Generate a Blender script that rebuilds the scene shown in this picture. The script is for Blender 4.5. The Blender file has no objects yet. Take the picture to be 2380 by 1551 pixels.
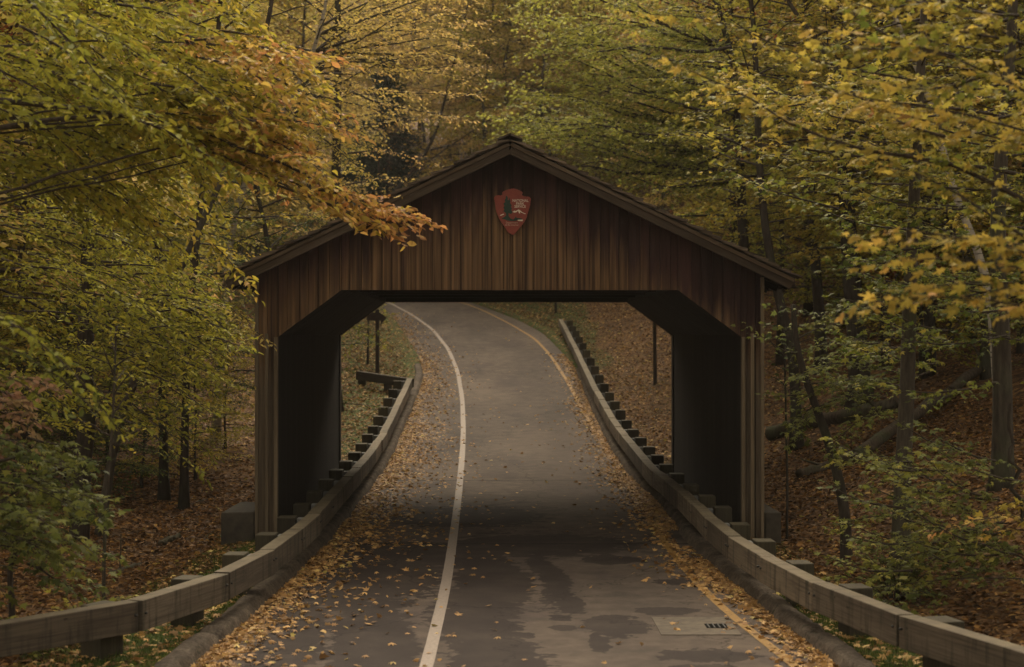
import bpy, math, random
import numpy as np
from mathutils import Vector
random.seed(7); RS = np.random.default_rng(7)
scene = bpy.context.scene
VEIL = 0.00030  # density of an air volume added to lift the blacks
COL = scene.collection
F = 3967.0; CX = 1158.0; CY = 776.0; CAMZ = 3.0; S0 = 0.165       # lens constants used to survey the photograph

# ------------------------------------------------------------------ survey helpers
PROF = [(-60,0),(30,0),(34,.05),(40,.25),(48,.88),(57,1.94),(68,3.15),(80,4.47),(95,6.2),(120,9.5),(160,15),(400,60)]
PY = np.array([p[0] for p in PROF], float); PZ = np.array([p[1] for p in PROF], float)
def _prof(y):
    # smoothed piecewise-linear profile
    y = np.asarray(y, float); s = 0
    for k in (-2.,-1.,0.,1.,2.): s = s + np.interp(y + k, PY, PZ)
    return s / 5
def zr(y): return _prof(y)
_YS = np.linspace(6, 110, 2600)
def ground_hit(px, py, dz=0.0):
    """distance at which a ray meets the road profile raised by dz"""
    v = CY - F * (zr(_YS) + dz - CAMZ) / _YS
    i = int(np.argmax(v < py)); i = max(i, 1)
    t = (v[i-1] - py) / (v[i-1] - v[i] + 1e-9)
    Y = _YS[i-1] + t * (_YS[i] - _YS[i-1])
    return (px - CX) * Y / F, Y
def at(px, py, Y): return Vector(((px - CX) * Y / F, Y, CAMZ - (py - CY) * Y / F))
def trace(pts, dz=0.0):
    a = sorted([ground_hit(x, y, dz) for x, y in pts], key=lambda p: p[1])
    return np.array([p[1] for p in a]), np.array([p[0] for p in a])
LK = [(449,1551),(540,1470),(626,1401),(700,1325),(755,1272),(800,1215),(846,1156),(898,1087),(937,997),(971,920),(984,877),(979,842),(958,805),(924,752),(890,716),(860,700)]
RK = [(1945,1551),(1850,1478),(1740,1390),(1650,1312),(1597,1262),(1560,1205),(1524,1162),(1465,1110),(1409,1024),(1363,923),(1336,855),(1305,818),(1262,775),(1205,745),(1135,718),(1090,702)]
LY, LX = trace(LK); RY, RX = trace(RK)
def ext(y, Ys, Xs, near, far):
    y = np.asarray(y, float); r = np.interp(y, Ys, Xs)
    r = np.where(y > Ys[-1], Xs[-1] + (y - Ys[-1]) * far - 0.006 * np.minimum(y - Ys[-1], 30) ** 2, r)
    r = np.where(y < Ys[0], Xs[0] + (Ys[0] - y) * near, r)
    return r
def smooth(fn, y):
    return sum(fn(np.asarray(y, float) + k) for k in (-1.2, -.6, 0, .6, 1.2)) / 5
def xL(y): return smooth(lambda q: ext(q, LY, LX, -0.03, -0.45), y)
def xR(y): return smooth(lambda q: ext(q, RY, RX, 0.03, -0.45), y)

def gz(x, y, noise=True):
    """terrain height"""
    x = np.asarray(x, float); y = np.asarray(y, float)
    dl = xL(y) - x; dr = x - xR(y); z0 = zr(y)
    d = np.maximum(dl, dr)
    far = np.clip((y - 24) / 40, 0, 1.4)
    def ramp(d, a): return np.where(d > a, d - a, 0)
    left = 0.06 - .13 * np.clip((dl - .9) / 1.5, 0, 1) * (y < 38) + ramp(dl, 2.6) * (0.13 + .05 * far) + ramp(dl, 9) * .12
    right = 0.06 - .14 * np.clip((dr - .9) / .8, 0, 1) * (y < 38) + ramp(dr, 1.3) * (0.36 + .03 * far)
    right = np.where(right > 6, 6 + (right - 6) * .5, right)
    side = np.where(dl > dr, left, right)
    z = z0 + np.where(d > np.where(y < 57, .23, .01), side, -.06)
    if noise:
        w = np.clip((d - 1.0) / 2, 0, 1)
        z = z + w * (.10 * np.sin(x * .9 + y * .35) + .07 * np.sin(x * .5 - y * .8 + 1) + .035 * np.sin(x * 2.3 + 1.7 * y))
    return z

# ------------------------------------------------------------------ materials
class N:
    def __init__(s, name):
        s.m = bpy.data.materials.new(name); s.m.use_nodes = True
        s.t = s.m.node_tree; s.t.nodes.clear()
        s.out = s.t.nodes.new('ShaderNodeOutputMaterial')
    def n(s, typ, **kw):
        nd = s.t.nodes.new(typ)
        for k, v in kw.items():
            if k.startswith('i_'):
                key = k[2:]; key = int(key) if key.isdigit() else key.replace('_', ' ')
                s.put(nd.inputs[key], v)
            else: setattr(nd, k, v)
        return nd
    def put(s, inp, v):
        if isinstance(v, bpy.types.NodeSocket): s.t.links.new(v, inp)
        else:
            if hasattr(inp, 'default_value'):
                try: inp.default_value = v
                except Exception: inp.default_value = (*v, 1)
    def math(s, op, a, b=0.0, c=None, clamp=False):
        nd = s.n('ShaderNodeMath', operation=op, use_clamp=clamp); s.put(nd.inputs[0], a); s.put(nd.inputs[1], b)
        if c is not None: s.put(nd.inputs[2], c)
        return nd.outputs[0]
    def mix(s, f, a, b, blend='MIX'):
        nd = s.n('ShaderNodeMix', data_type='RGBA', blend_type=blend)
        s.put(nd.inputs[0], f); s.put(nd.inputs[6], a if isinstance(a, bpy.types.NodeSocket) else (*a, 1)); s.put(nd.inputs[7], b if isinstance(b, bpy.types.NodeSocket) else (*b, 1))
        return nd.outputs[2]
    def ramp(s, f, stops, interp='LINEAR'):
        nd = s.n('ShaderNodeValToRGB'); cr = nd.color_ramp; cr.interpolation = interp
        while len(cr.elements) > 1: cr.elements.remove(cr.elements[-1])
        for i, (p, c) in enumerate(stops):
            e = cr.elements[0] if i == 0 else cr.elements.new(p)
            e.position = p; e.color = (*c, 1) if len(c) == 3 else c
        s.put(nd.inputs[0], f); return nd.outputs[0]
    def noise(s, vec, scale, detail=4, rough=.55, out=0):
        nd = s.n('ShaderNodeTexNoise'); s.put(nd.inputs['Scale'], scale); s.put(nd.inputs['Detail'], detail); s.put(nd.inputs['Roughness'], rough)
        if vec is not None: s.put(nd.inputs['Vector'], vec)
        return nd.outputs[out]
    def vor(s, vec, scale, feature='F1', out='Color'):
        nd = s.n('ShaderNodeTexVoronoi', feature=feature); s.put(nd.inputs['Scale'], scale); s.put(nd.inputs['Vector'], vec)
        return nd.outputs[out]
    def mapv(s, vec, scale=(1,1,1), loc=(0,0,0)):
        nd = s.n('ShaderNodeMapping'); s.put(nd.inputs[0], vec); nd.inputs['Scale'].default_value = scale; nd.inputs['Location'].default_value = loc
        return nd.outputs[0]
    def attr(s, name, out='Fac'): return s.n('ShaderNodeAttribute', attribute_name=name).outputs[out]
    def pos(s): return s.n('ShaderNodeTexCoord').outputs['Object']
    def gpos(s): return s.n('ShaderNodeNewGeometry').outputs['Position']
    def sep(s, v):
        nd = s.n('ShaderNodeSeparateXYZ'); s.put(nd.inputs[0], v); return nd.outputs
    def bump(s, h, dist=.01, st=1.0):
        nd = s.n('ShaderNodeBump'); nd.inputs['Strength'].default_value = st; nd.inputs['Distance'].default_value = dist
        s.put(nd.inputs['Height'], h); return nd.outputs[0]
    def bsdf(s, col, rough=.8, normal=None, spec=.3, metal=0.0):
        b = s.n('ShaderNodeBsdfPrincipled')
        s.put(b.inputs['Base Color'], col if isinstance(col, bpy.types.NodeSocket) else (*col, 1))
        s.put(b.inputs['Roughness'], rough); s.put(b.inputs['Specular IOR Level'], spec); s.put(b.inputs['Metallic'], metal)
        if normal is not None: s.put(b.inputs['Normal'], normal)
        s.t.links.new(b.outputs[0], s.out.inputs[0]); return s.m

def leaf_mat(name, stops, trans=.42):
    k = N(name); t = k.attr('t')
    oi = k.n('ShaderNodeObjectInfo').outputs['Random']
    tt = k.math('ADD', t, k.math('MULTIPLY', k.math('SUBTRACT', oi, .5), .22), clamp=True)
    c = k.ramp(tt, stops)
    v = k.attr('v')
    c = k.mix(1.0, c, k.ramp(v, [(0,(.50,.50,.50)),(.5,(1,1,1)),(1,(1.35,1.35,1.3))]), 'MULTIPLY')
    d = k.n('ShaderNodeBsdfPrincipled'); k.put(d.inputs['Base Color'], c); d.inputs['Roughness'].default_value = .62; d.inputs['Specular IOR Level'].default_value = .12
    tr = k.n('ShaderNodeBsdfTranslucent'); k.put(tr.inputs[0], c)
    mx = k.n('ShaderNodeMixShader'); mx.inputs[0].default_value = trans
    k.t.links.new(d.outputs[0], mx.inputs[1]); k.t.links.new(tr.outputs[0], mx.inputs[2]); k.t.links.new(mx.outputs[0], k.out.inputs[0])
    return k.m
GRN=(.085,.120,.022); DGR=(.035,.062,.020); LIM=(.34,.32,.042); OLV=(.20,.18,.03); YEL=(.50,.38,.075); GLD=(.52,.34,.09); ORG=(.46,.22,.08); RST=(.25,.085,.035); PAL=(.50,.42,.10); BRN=(.13,.065,.03)
M = {}
M['leaf_beech'] = leaf_mat('leaf_beech', [(0,GRN),(.22,(.20,.21,.032)),(.42,LIM),(.62,(.42,.33,.045)),(.78,GLD),(.9,ORG),(1,RST)])
M['leaf_maple'] = leaf_mat('leaf_maple', [(0,DGR),(.2,GRN),(.42,(.20,.21,.035)),(.6,(.42,.33,.06)),(.78,(.52,.36,.08)),(.92,(.50,.25,.09)),(1,(.38,.15,.07))])
M['leaf_green'] = leaf_mat('leaf_green', [(0,(.025,.05,.016)),(.4,(.072,.096,.028)),(.75,(.18,.19,.042)),(1,(.38,.33,.06))])
M['leaf_olive'] = leaf_mat('leaf_olive', [(0,(.07,.09,.02)),(.3,(.19,.19,.03)),(.6,(.36,.31,.045)),(.9,(.50,.35,.06)),(1,RST)])
M['leaf_lime'] = leaf_mat('leaf_lime', [(0,GRN),(.6,(.20,.23,.045)),(.85,(.37,.37,.07)),(1,(.50,.43,.08))], .48)
M['leaf_gold'] = leaf_mat('leaf_gold', [(0,(.32,.31,.06)),(.3,(.52,.43,.10)),(.6,(.66,.49,.15)),(.88,(.66,.43,.17)),(1,(.50,.27,.15))])
M['leaf_rust'] = leaf_mat('leaf_rust', [(0,(.14,.11,.05)),(.4,(.30,.21,.10)),(.8,(.34,.19,.11)),(1,(.20,.11,.075))])
M['leaf_dead'] = leaf_mat('leaf_dead', [(0,(.05,.03,.015)),(.35,(.13,.07,.03)),(.6,(.24,.125,.045)),(.82,(.38,.21,.065)),(.93,(.46,.31,.08)),(1,(.25,.25,.05))], .15)
M['leaf_road'] = leaf_mat('leaf_road', [(0,(.09,.05,.025)),(.3,(.27,.15,.06)),(.6,(.46,.27,.10)),(.85,(.60,.40,.16)),(1,(.52,.42,.12))], .15)
M['needle'] = leaf_mat('needle', [(0,(.012,.03,.018)),(1,(.028,.06,.032))], .2)
M['grass'] = leaf_mat('grass', [(0,(.03,.05,.012)),(.6,(.07,.115,.02)),(1,(.17,.18,.04))], .25)

def bark(name, a, b, scale=1.0, birch=False, moss_or_toplight=.0):
    k = N(name); p = k.pos()
    st = k.mapv(p, (9*scale, 9*scale, 1.6*scale))
    n1 = k.noise(st, 2.2, 6, .65); n2 = k.noise(p, 1.3, 3)
    c = k.ramp(n1, [(.3, a), (.7, b)])
    if birch:
        marks = k.noise(k.mapv(p, (2, 2, 26)), 1.4, 3)
        c = k.mix(k.ramp(marks, [(.56,(0,0,0)),(.62,(1,1,1))]), c, (.05,.04,.035))
    c = k.mix(k.math('MULTIPLY', k.ramp(n2, [(.5,(0,0,0)),(.68,(1,1,1))]), moss_or_toplight), c, (.06,.075,.035))
    return k.bsdf(c, .92, k.bump(n1, .02, .8), .1)
M['bark_dark'] = bark('bark_dark', (.022,.018,.014), (.06,.048,.038), moss_or_toplight=.3)
M['bark_grey'] = bark('bark_grey', (.032,.027,.021), (.085,.071,.054), moss_or_toplight=.5)
M['bark_birch'] = bark('bark_birch', (.22,.19,.15), (.42,.38,.31), birch=True)
M['twig'] = bark('twig', (.03,.024,.018), (.075,.06,.045))
M['log'] = bark('log', (.03,.024,.018), (.11,.085,.06), moss_or_toplight=.7)

def wood(name, cols, streak=1.0, rough=.85, moss_or_toplight=0.0, vstain=False, extra=None, bumpd=.004):
    """timber: grain runs along U (metres)"""
    k = N(name); uv = k.n('ShaderNodeUVMap').outputs[0]; r = k.attr('r')
    off = k.n('ShaderNodeCombineXYZ'); k.put(off.inputs[0], k.math('MULTIPLY', r, 37.)); k.put(off.inputs[1], k.math('MULTIPLY', r, 91.))
    av = k.n('ShaderNodeVectorMath', operation='ADD'); k.put(av.inputs[0], uv); k.put(av.inputs[1], off.outputs[0]); u = av.outputs[0]
    g = k.noise(k.mapv(u, (.9, 26, 1)), 1.7, 7, .62)
    g2 = k.noise(k.mapv(u, (.5, 5, 1)), 1.1, 4, .6)
    c = k.ramp(k.math('ADD', k.math('MULTIPLY', g, .6*streak), k.math('MULTIPLY', g2, .5)), [(.28, cols[0]), (.5, cols[1]), (.78, cols[2])])
    c = k.mix(1.0, c, k.ramp(r, [(0,(.55,.52,.50)),(.5,(.95,.93,.9)),(1,(1.42,1.36,1.26))]), 'MULTIPLY')
    if extra: c = extra(k, c, u, g, g2)
    if vstain:   # run-off stains that cross the beam
        s = k.noise(k.mapv(u, (7, .8, 1)), 1.0, 4, .6)
        c = k.mix(k.math('MULTIPLY', k.ramp(s, [(.50,(0,0,0)),(.62,(1,1,1))]), .72), c, (.022,.020,.014))
        kn = k.vor(k.mapv(u, (3.0, 7, 1)), 1.0, out='Distance')
        c = k.mix(k.ramp(kn, [(.05,(1,1,1)),(.09,(0,0,0))]), c, (.035,.028,.02))
    if moss_or_toplight:
        nz = k.sep(k.n('ShaderNodeNewGeometry').outputs['Normal'])[2]
        toplit = k.math('MULTIPLY', k.ramp(nz, [(.6,(0,0,0)),(.9,(1,1,1))]), k.ramp(k.noise(u, 3.5, 4), [(.35,(.25,.25,.25)),(.7,(1,1,1))]))
        c = k.mix(k.math('MULTIPLY', toplit, moss_or_toplight), c, (.175,.143,.085))  # tan on upward faces: moss plus top light painted into the colour
    return k.bsdf(c, rough, k.bump(g, bumpd, .9), .2)
def siding_extra(k, c, u, g, g2):
    # dark stain still keeps its maroon colour high under the rake; lower down rain has bleached it in streaks
    p = k.gpos(); s = k.sep(p)
    dx = k.math('ABSOLUTE', k.math('SUBTRACT', s[0], S0))
    below = k.math('SUBTRACT', k.math('SUBTRACT', 5.60, k.math('MULTIPLY', dx, .48)), s[2])      # metres below the rake
    rx = k.math('MULTIPLY', k.math('SUBTRACT', s[0], -.3), .10)                                   # the right end kept more stain
    w = k.math('ADD', k.math('SUBTRACT', below, rx), k.math('MULTIPLY', k.math('SUBTRACT', k.noise(k.mapv(u, (.6, 7, 1)), 1.0, 4), .5), 1.5))
    f = k.ramp(k.math('MULTIPLY', w, .5), [(.16,(0,0,0)),(.50,(1,1,1))])
    st = k.ramp(k.noise(k.mapv(u, (.25, 12, 1)), 1.3, 4), [(.34,(.042,.024,.014)),(.52,(.135,.078,.038)),(.74,(.28,.165,.08))])
    c = k.mix(k.math('MULTIPLY', f, .92), c, st)
    low = k.ramp(k.math('MULTIPLY', k.math('SUBTRACT', 2.9, s[2]), .5), [(.0,(0,0,0)),(.35,(1,1,1))])      # legs weathered grey brown
    gr = k.ramp(k.math('ADD', k.math('MULTIPLY', g, .6), k.math('MULTIPLY', g2, .5)), [(.30,(.035,.028,.02)),(.52,(.095,.075,.052)),(.75,(.17,.135,.095))])
    return k.mix(k.math('MULTIPLY', low, .85), c, gr)
M['siding'] = wood('siding', [(.014,.009,.009),(.036,.017,.016),(.062,.030,.026)], extra=siding_extra)
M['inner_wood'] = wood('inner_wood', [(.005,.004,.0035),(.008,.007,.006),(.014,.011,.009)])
M['trim'] = wood('trim', [(.03,.023,.017),(.08,.060,.042),(.16,.12,.085)])
M['leg_wood'] = wood('leg_wood', [(.045,.036,.025),(.105,.082,.055),(.18,.145,.10)])
M['shake'] = wood('shake', [(.015,.012,.010),(.055,.043,.032),(.16,.12,.085)], moss_or_toplight=.5, streak=1.2)
M['rail'] = wood('rail', [(.026,.021,.015),(.070,.057,.043),(.15,.124,.092)], streak=1.4, moss_or_toplight=.75, vstain=True)
M['post'] = wood('post', [(.02,.018,.012),(.045,.040,.027),(.075,.067,.043)], moss_or_toplight=.25)
def simple(name, a, b, scale=20, rough=.85, bd=.005, spec=.25, metal=0.):
    k = N(name); p = k.gpos(); n = k.noise(p, scale, 6, .6); n2 = k.noise(p, scale*.12, 4)
    c = k.ramp(k.math('ADD', k.math('MULTIPLY', n, .5), k.math('MULTIPLY', n2, .5)), [(.35, a), (.65, b)])
    return k.bsdf(c, rough, k.bump(n, bd, .7), spec, metal)
M['concrete'] = simple('concrete', (.028,.024,.018), (.075,.062,.045), 9)
_k = N('kerb_concrete'); _p = _k.gpos(); _n = _k.noise(_p, 26, 7, .7); _n2 = _k.noise(_p, 3.5, 5, .6)
_c = _k.ramp(_k.math('ADD', _k.math('MULTIPLY', _n, .55), _k.math('MULTIPLY', _n2, .45)), [(.36,(.035,.028,.022)),(.5,(.095,.076,.058)),(.66,(.19,.152,.115))])
_c = _k.mix(_k.ramp(_k.noise(_p, 7, 5, .7), [(.60,(0,0,0)),(.66,(.75,.75,.75))]), _c, (.03,.032,.018))
M['kerb'] = _k.bsdf(_c, .95, _k.bump(_k.math('ADD', _n, _n2), .03, 1.), .1)
M['block'] = simple('block', (.12,.12,.115), (.20,.20,.19), 30)
M['apron'] = simple('apron', (.07,.056,.042), (.15,.12,.085), 12)
M['iron'] = simple('iron', (.012,.011,.01), (.03,.026,.022), 40, .6, .002, .4)
M['hole_shade'] = simple('hole_shade', (.003,.003,.003), (.006,.005,.004), 30, .95, .001, .05)
M['sign_red'] = simple('sign_red', (.19,.038,.026), (.24,.055,.036), 30, .6, .002)
M['sign_green'] = simple('sign_green', (.012,.032,.022), (.02,.045,.03), 30, .6, .002)
M['sign_white'] = simple('sign_white', (.60,.50,.38), (.75,.64,.50), 30, .6, .002)
M['sign_cream'] = simple('sign_cream', (.36,.24,.17), (.46,.31,.22), 30, .6, .002)
M['sign_brown'] = simple('sign_brown', (.018,.012,.009), (.04,.028,.02), 12)

# ------------------------------------------------------------------ objects
def tag(o, label=None, cat=None, group=None, kind=None):
    if label: o['label'] = label
    if cat: o['category'] = cat
    if group: o['group'] = group
    if kind: o['kind'] = kind
    return o
def empty(name, loc, label, cat, group=None):
    o = bpy.data.objects.new(name, None); COL.objects.link(o); o.location = loc; o.empty_display_size = .2
    return tag(o, label, cat, group)
def link(name, me, mat, parent=None):
    o = bpy.data.objects.new(name, me); COL.objects.link(o)
    if mat is not None:
        for m_ in (mat if isinstance(mat, list) else [mat]): me.materials.append(m_)
    if parent is not None:
        o.parent = parent
        L = parent.matrix_basis.translation; p = parent
        tot = Vector((0,0,0))
        while p is not None: tot += Vector(p.location); p = p.parent
        o.location = -tot if not o.get('local') else (0,0,0)
    return o
# all meshes are authored in world metres; a child mesh is shifted back by its parents' location
class MB:
    def __init__(s): s.v = []; s.f = []; s.uv = []; s.r = []
    def poly(s, pts, uvs, r):
        b = len(s.v); s.v += [tuple(p) for p in pts]; s.f.append(tuple(range(b, b+len(pts)))); s.uv.append(uvs); s.r.append(r)
    def beam(s, p0, p1, w, h, up=Vector((0,0,1)), r=None, ends=None):
        """box from p0 to p1, w across, h along up; grain along the axis"""
        p0 = Vector(p0); p1 = Vector(p1); ax = p1 - p0; L = ax.length; ax = ax / L
        side = ax.cross(up).normalized(); u2 = side.cross(ax).normalized()
        r = random.random() if r is None else r
        c = [(-w/2,-h/2),(w/2,-h/2),(w/2,h/2),(-w/2,h/2)]
        A = [p0 + side*a + u2*b for a, b in c]; B = [p1 + side*a + u2*b for a, b in c]
        base = len(s.v); s.v += [tuple(q) for q in A + B]
        acc = 0; dims = [w, h, w, h]
        for i in range(4):
            j = (i+1) % 4
            s.f.append((base+i, base+j, base+4+j, base+4+i))
            s.uv.append([(0,acc),(0,acc+dims[i]),(L,acc+dims[i]),(L,acc)]); acc += dims[i]; s.r.append(r)
        s.f.append((base+3, base+2, base+1, base)); s.uv.append([(0,h),(w*.02,h),(w*.02,0),(0,0)]); s.r.append(r)
        s.f.append((base+4, base+5, base+6, base+7)); s.uv.append([(0,0),(w*.02,0),(w*.02,h),(0,h)]); s.r.append(r)
    def prism(s, pts, y0, y1, r=None):
        """XZ outline (ccw seen from -Y) extruded from y0 to y1; grain vertical"""
        r = random.random() if r is None else r; n = len(pts); base = len(s.v)
        s.v += [(x, y0, z) for x, z in pts] + [(x, y1, z) for x, z in pts]
        s.f.append(tuple(base+i for i in range(n))); s.uv.append([(z, x) for x, z in pts]); s.r.append(r)
        s.f.append(tuple(base+n+i for i in reversed(range(n)))); s.uv.append([(z, x) for x, z in reversed(pts)]); s.r.append(r)
        for i in range(n):
            j = (i+1) % n; a, b = pts[i], pts[j]
            s.f.append((base+j, base+i, base+n+i, base+n+j)); s.uv.append([(b[1],b[0]),(a[1],a[0]),(a[1],a[0]+.1),(b[1],b[0]+.1)]); s.r.append(r)
    def box(s, x0, x1, y0, y1, z0, z1, r=None):
        s.prism([(x0,z0),(x1,z0),(x1,z1),(x0,z1)], y0, y1, r)
    def build(s, name, mat, parent=None, bevel=0):
        me = bpy.data.meshes.new(name); me.from_pydata(s.v, [], s.f)
        ul = me.uv_layers.new(name='UVMap'); ul.data.foreach_set('uv', np.array([c for f in s.uv for c in f], float).ravel())
        at_ = me.attributes.new('r', 'FLOAT', 'FACE'); at_.data.foreach_set('value', np.array(s.r, float))
        me.update(); o = link(name, me, mat, parent)
        if bevel:
            b = o.modifiers.new('bevel', 'BEVEL'); b.width = bevel; b.segments = 2; b.limit_method = 'ANGLE'
        return o

def np_mesh(name, V, faces_flat, counts):
    me = bpy.data.meshes.new(name)
    me.vertices.add(len(V)); me.vertices.foreach_set('co', np.ascontiguousarray(V, np.float32).ravel())
    me.loops.add(len(faces_flat)); me.loops.foreach_set('vertex_index', np.asarray(faces_flat, np.int32))
    me.polygons.add(len(counts)); st = np.zeros(len(counts), np.int32); st[1:] = np.cumsum(counts)[:-1]
    me.polygons.foreach_set('loop_start', st); me.update(calc_edges=True)
    return me

# ------------------------------------------------------------------ foliage
def maple_template():
    lobes = [(-100,.42),(-72,.25),(-52,.78),(-40,.55),(-30,.62),(-18,.42),(-8,.85),(0,1.12),(8,.85),(18,.42),(30,.62),(40,.55),(52,.78),(72,.25),(100,.42)]
    pts = [(0,-.06,0)]
    for a, r in lobes:
        a = math.radians(a); x = math.sin(a)*r*.72; y = .22 + math.cos(a)*r*.72
        pts.append((x, y, -.22*x*x*2 + .05*math.sin(a*7)))
    pts.append((0,.25,.03)); c = len(pts)-1
    faces = [(c, i, i+1) for i in range(0, c-1)] + [(c, c-1, 0)]
    return np.array(pts, float), faces
TPL = {
 'oval': (np.array([(0,0,0),(-.24,.28,.07),(-.20,.68,.06),(0,1,-.06),(.20,.68,.06),(.24,.28,.07),(0,.5,-.01)], float), [(0,6,2,1),(6,3,2),(0,5,4,6),(6,4,3)]),
 'maple': maple_template(),
 'star': (np.array([(0,-.05,0),(-.5,.05,-.05),(-.24,.3,.04),(-.52,.62,-.07),(-.18,.55,.02),(0,1.05,-.06),(.18,.55,.02),(.52,.62,-.07),(.24,.3,.04),(.5,.05,-.05)], float), [(0,2,1),(2,4,3),(4,6,5),(6,8,7),(8,0,9),(0,8,6,4,2)]),
 'kite': (np.array([(0,0,0),(-.30,.5,.07),(0,1,-.03),(.30,.5,.07)], float), [(0,3,2,1)]),
 'needle': (np.array([(-.06,0,0),(.06,0,0),(.10,1,-.1),(-.10,1,-.1)], float), [(0,1,2,3)]),
 'blade': (np.array([(-.06,0,0),(.06,0,0),(0,1,.15)], float), [(0,1,2)]),
}
class Leaves:
    def __init__(s): s.p=[]; s.a=[]; s.n=[]; s.s=[]; s.t=[]
    def add(s, p, a, n, size, t): s.p.append(p); s.a.append(a); s.n.append(n); s.s.append(size); s.t.append(t)
    def count(s): return sum(len(x) for x in s.s)
    def mesh(s, name, tpl):
        P = np.concatenate(s.p); A = np.concatenate(s.a); Nn = np.concatenate(s.n); S = np.concatenate(s.s); T = np.concatenate(s.t)
        A = A / (np.linalg.norm(A, axis=1, keepdims=True) + 1e-9)
        Sd = np.cross(A, Nn); Sd /= (np.linalg.norm(Sd, axis=1, keepdims=True) + 1e-9); Nn = np.cross(Sd, A)
        tv, tf = TPL[tpl]; k = len(tv); n = len(P)
        curl = RS.uniform(-1.0, 3.6, n); wid = RS.uniform(.62, 1.15, n)
        V = P[:,None,:] + S[:,None,None] * (tv[None,:,0,None]*wid[:,None,None]*Sd[:,None,:] + tv[None,:,1,None]*A[:,None,:] + tv[None,:,2,None]*curl[:,None,None]*Nn[:,None,:])
        ff = np.array([i for f in tf for i in f]); cn = np.array([len(f) for f in tf])
        flat = (ff[None,:] + (np.arange(n)*k)[:,None]).ravel(); counts = np.tile(cn, n)
        me = np_mesh(name, V.reshape(-1,3), flat, counts)
        q = me.attributes.new('t', 'FLOAT', 'POINT'); q.data.foreach_set('value', np.repeat(np.clip(T,0,1), k).astype(np.float32))
        q = me.attributes.new('v', 'FLOAT', 'POINT'); q.data.foreach_set('value', np.repeat(RS.uniform(0,1,n), k).astype(np.float32))
        return me
class Tubes:
    def __init__(s): s.V=[]; s.F=[]; s.n=0
    def tube(s, pts, rad, k=6, jitter=0.0):
        pts = np.asarray(pts, float); rad = np.asarray(rad, float)
        if len(pts) < 2: return
        if k >= 6:      # closed ends
            a0 = pts[0]-pts[1]; a1 = pts[-1]-pts[-2]; a0 = a0/(np.linalg.norm(a0)+1e-9); a1 = a1/(np.linalg.norm(a1)+1e-9)
            pts = np.concatenate([[pts[0]+a0*.012], [pts[0]+a0*.004], pts, [pts[-1]+a1*.004], [pts[-1]+a1*.012]]); rad = np.concatenate([[.001],[rad[0]*.93],rad,[rad[-1]*.93],[.001]])
        m = len(pts)
        d = np.gradient(pts, axis=0); d /= (np.linalg.norm(d, axis=1, keepdims=True)+1e-9)
        ref = np.array([0,0,1.]) if abs(d[0,2]) < .9 else np.array([1.,0,0])
        a = np.cross(d, ref); a /= (np.linalg.norm(a, axis=1, keepdims=True)+1e-9); b = np.cross(d, a)
        ang = np.linspace(0, 2*np.pi, k, endpoint=False)
        R = np.asarray(rad, float)[:,None,None]
        if jitter: R = R * (1 + RS.normal(0, jitter, (m,k,1)))
        ring = pts[:,None,:] + R*(np.cos(ang)[None,:,None]*a[:,None,:] + np.sin(ang)[None,:,None]*b[:,None,:])
        s.V.append(ring.reshape(-1,3))
        i = np.arange(m-1)[:,None]*k; j = np.arange(k)[None,:]; j2 = (j+1)%k
        q = np.stack([i+j, i+j2, i+k+j2, i+k+j], -1).reshape(-1,4) + s.n
        s.F.append(q); s.n += m*k
    def mesh(s, name):
        V = np.concatenate(s.V); Fq = np.concatenate(s.F)
        me = np_mesh(name, V, Fq.ravel(), np.full(len(Fq), 4))
        me.polygons.foreach_set('use_smooth', np.ones(len(Fq), bool)); return me

UP = np.array([0,0,1.])
def unit(v): return v / (np.linalg.norm(v) + 1e-9)
def twig(W, L, p, d, length, t, size, gap, rng, r=.004, fuzz=0.0, droop=.15, tilt=.45, tv=.08):
    """one leafy shoot"""
    m = 4; q = np.linspace(0, 1, m)[:,None]
    path = p + d*length*q - UP*droop*length*q**2
    if W is not None and r > 0: W.tube(path, np.linspace(r, r*.4, m), 3)
    n = max(2, int(length/gap)); s = (np.arange(n) + rng.uniform(.2,.9,n))/n
    pos = p + d*length*s[:,None] - UP*droop*length*(s**2)[:,None]
    side = unit(np.cross(d, UP)); sg = np.where(np.arange(n) % 2 == 0, 1., -1.)[:,None]
    ax = d*rng.uniform(.3,1,(n,1)) + side*sg*rng.uniform(.5,1.1,(n,1)) + rng.normal(0,.22,(n,3)) - UP*.25
    nm = UP + rng.normal(0, tilt, (n,3))
    if fuzz: pos = pos + rng.normal(0, fuzz, (n,3))*np.array([1,1,.45])
    L.add(pos, ax, nm, size*rng.uniform(.65,1.2,n), t + rng.normal(0,tv,n))
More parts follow.
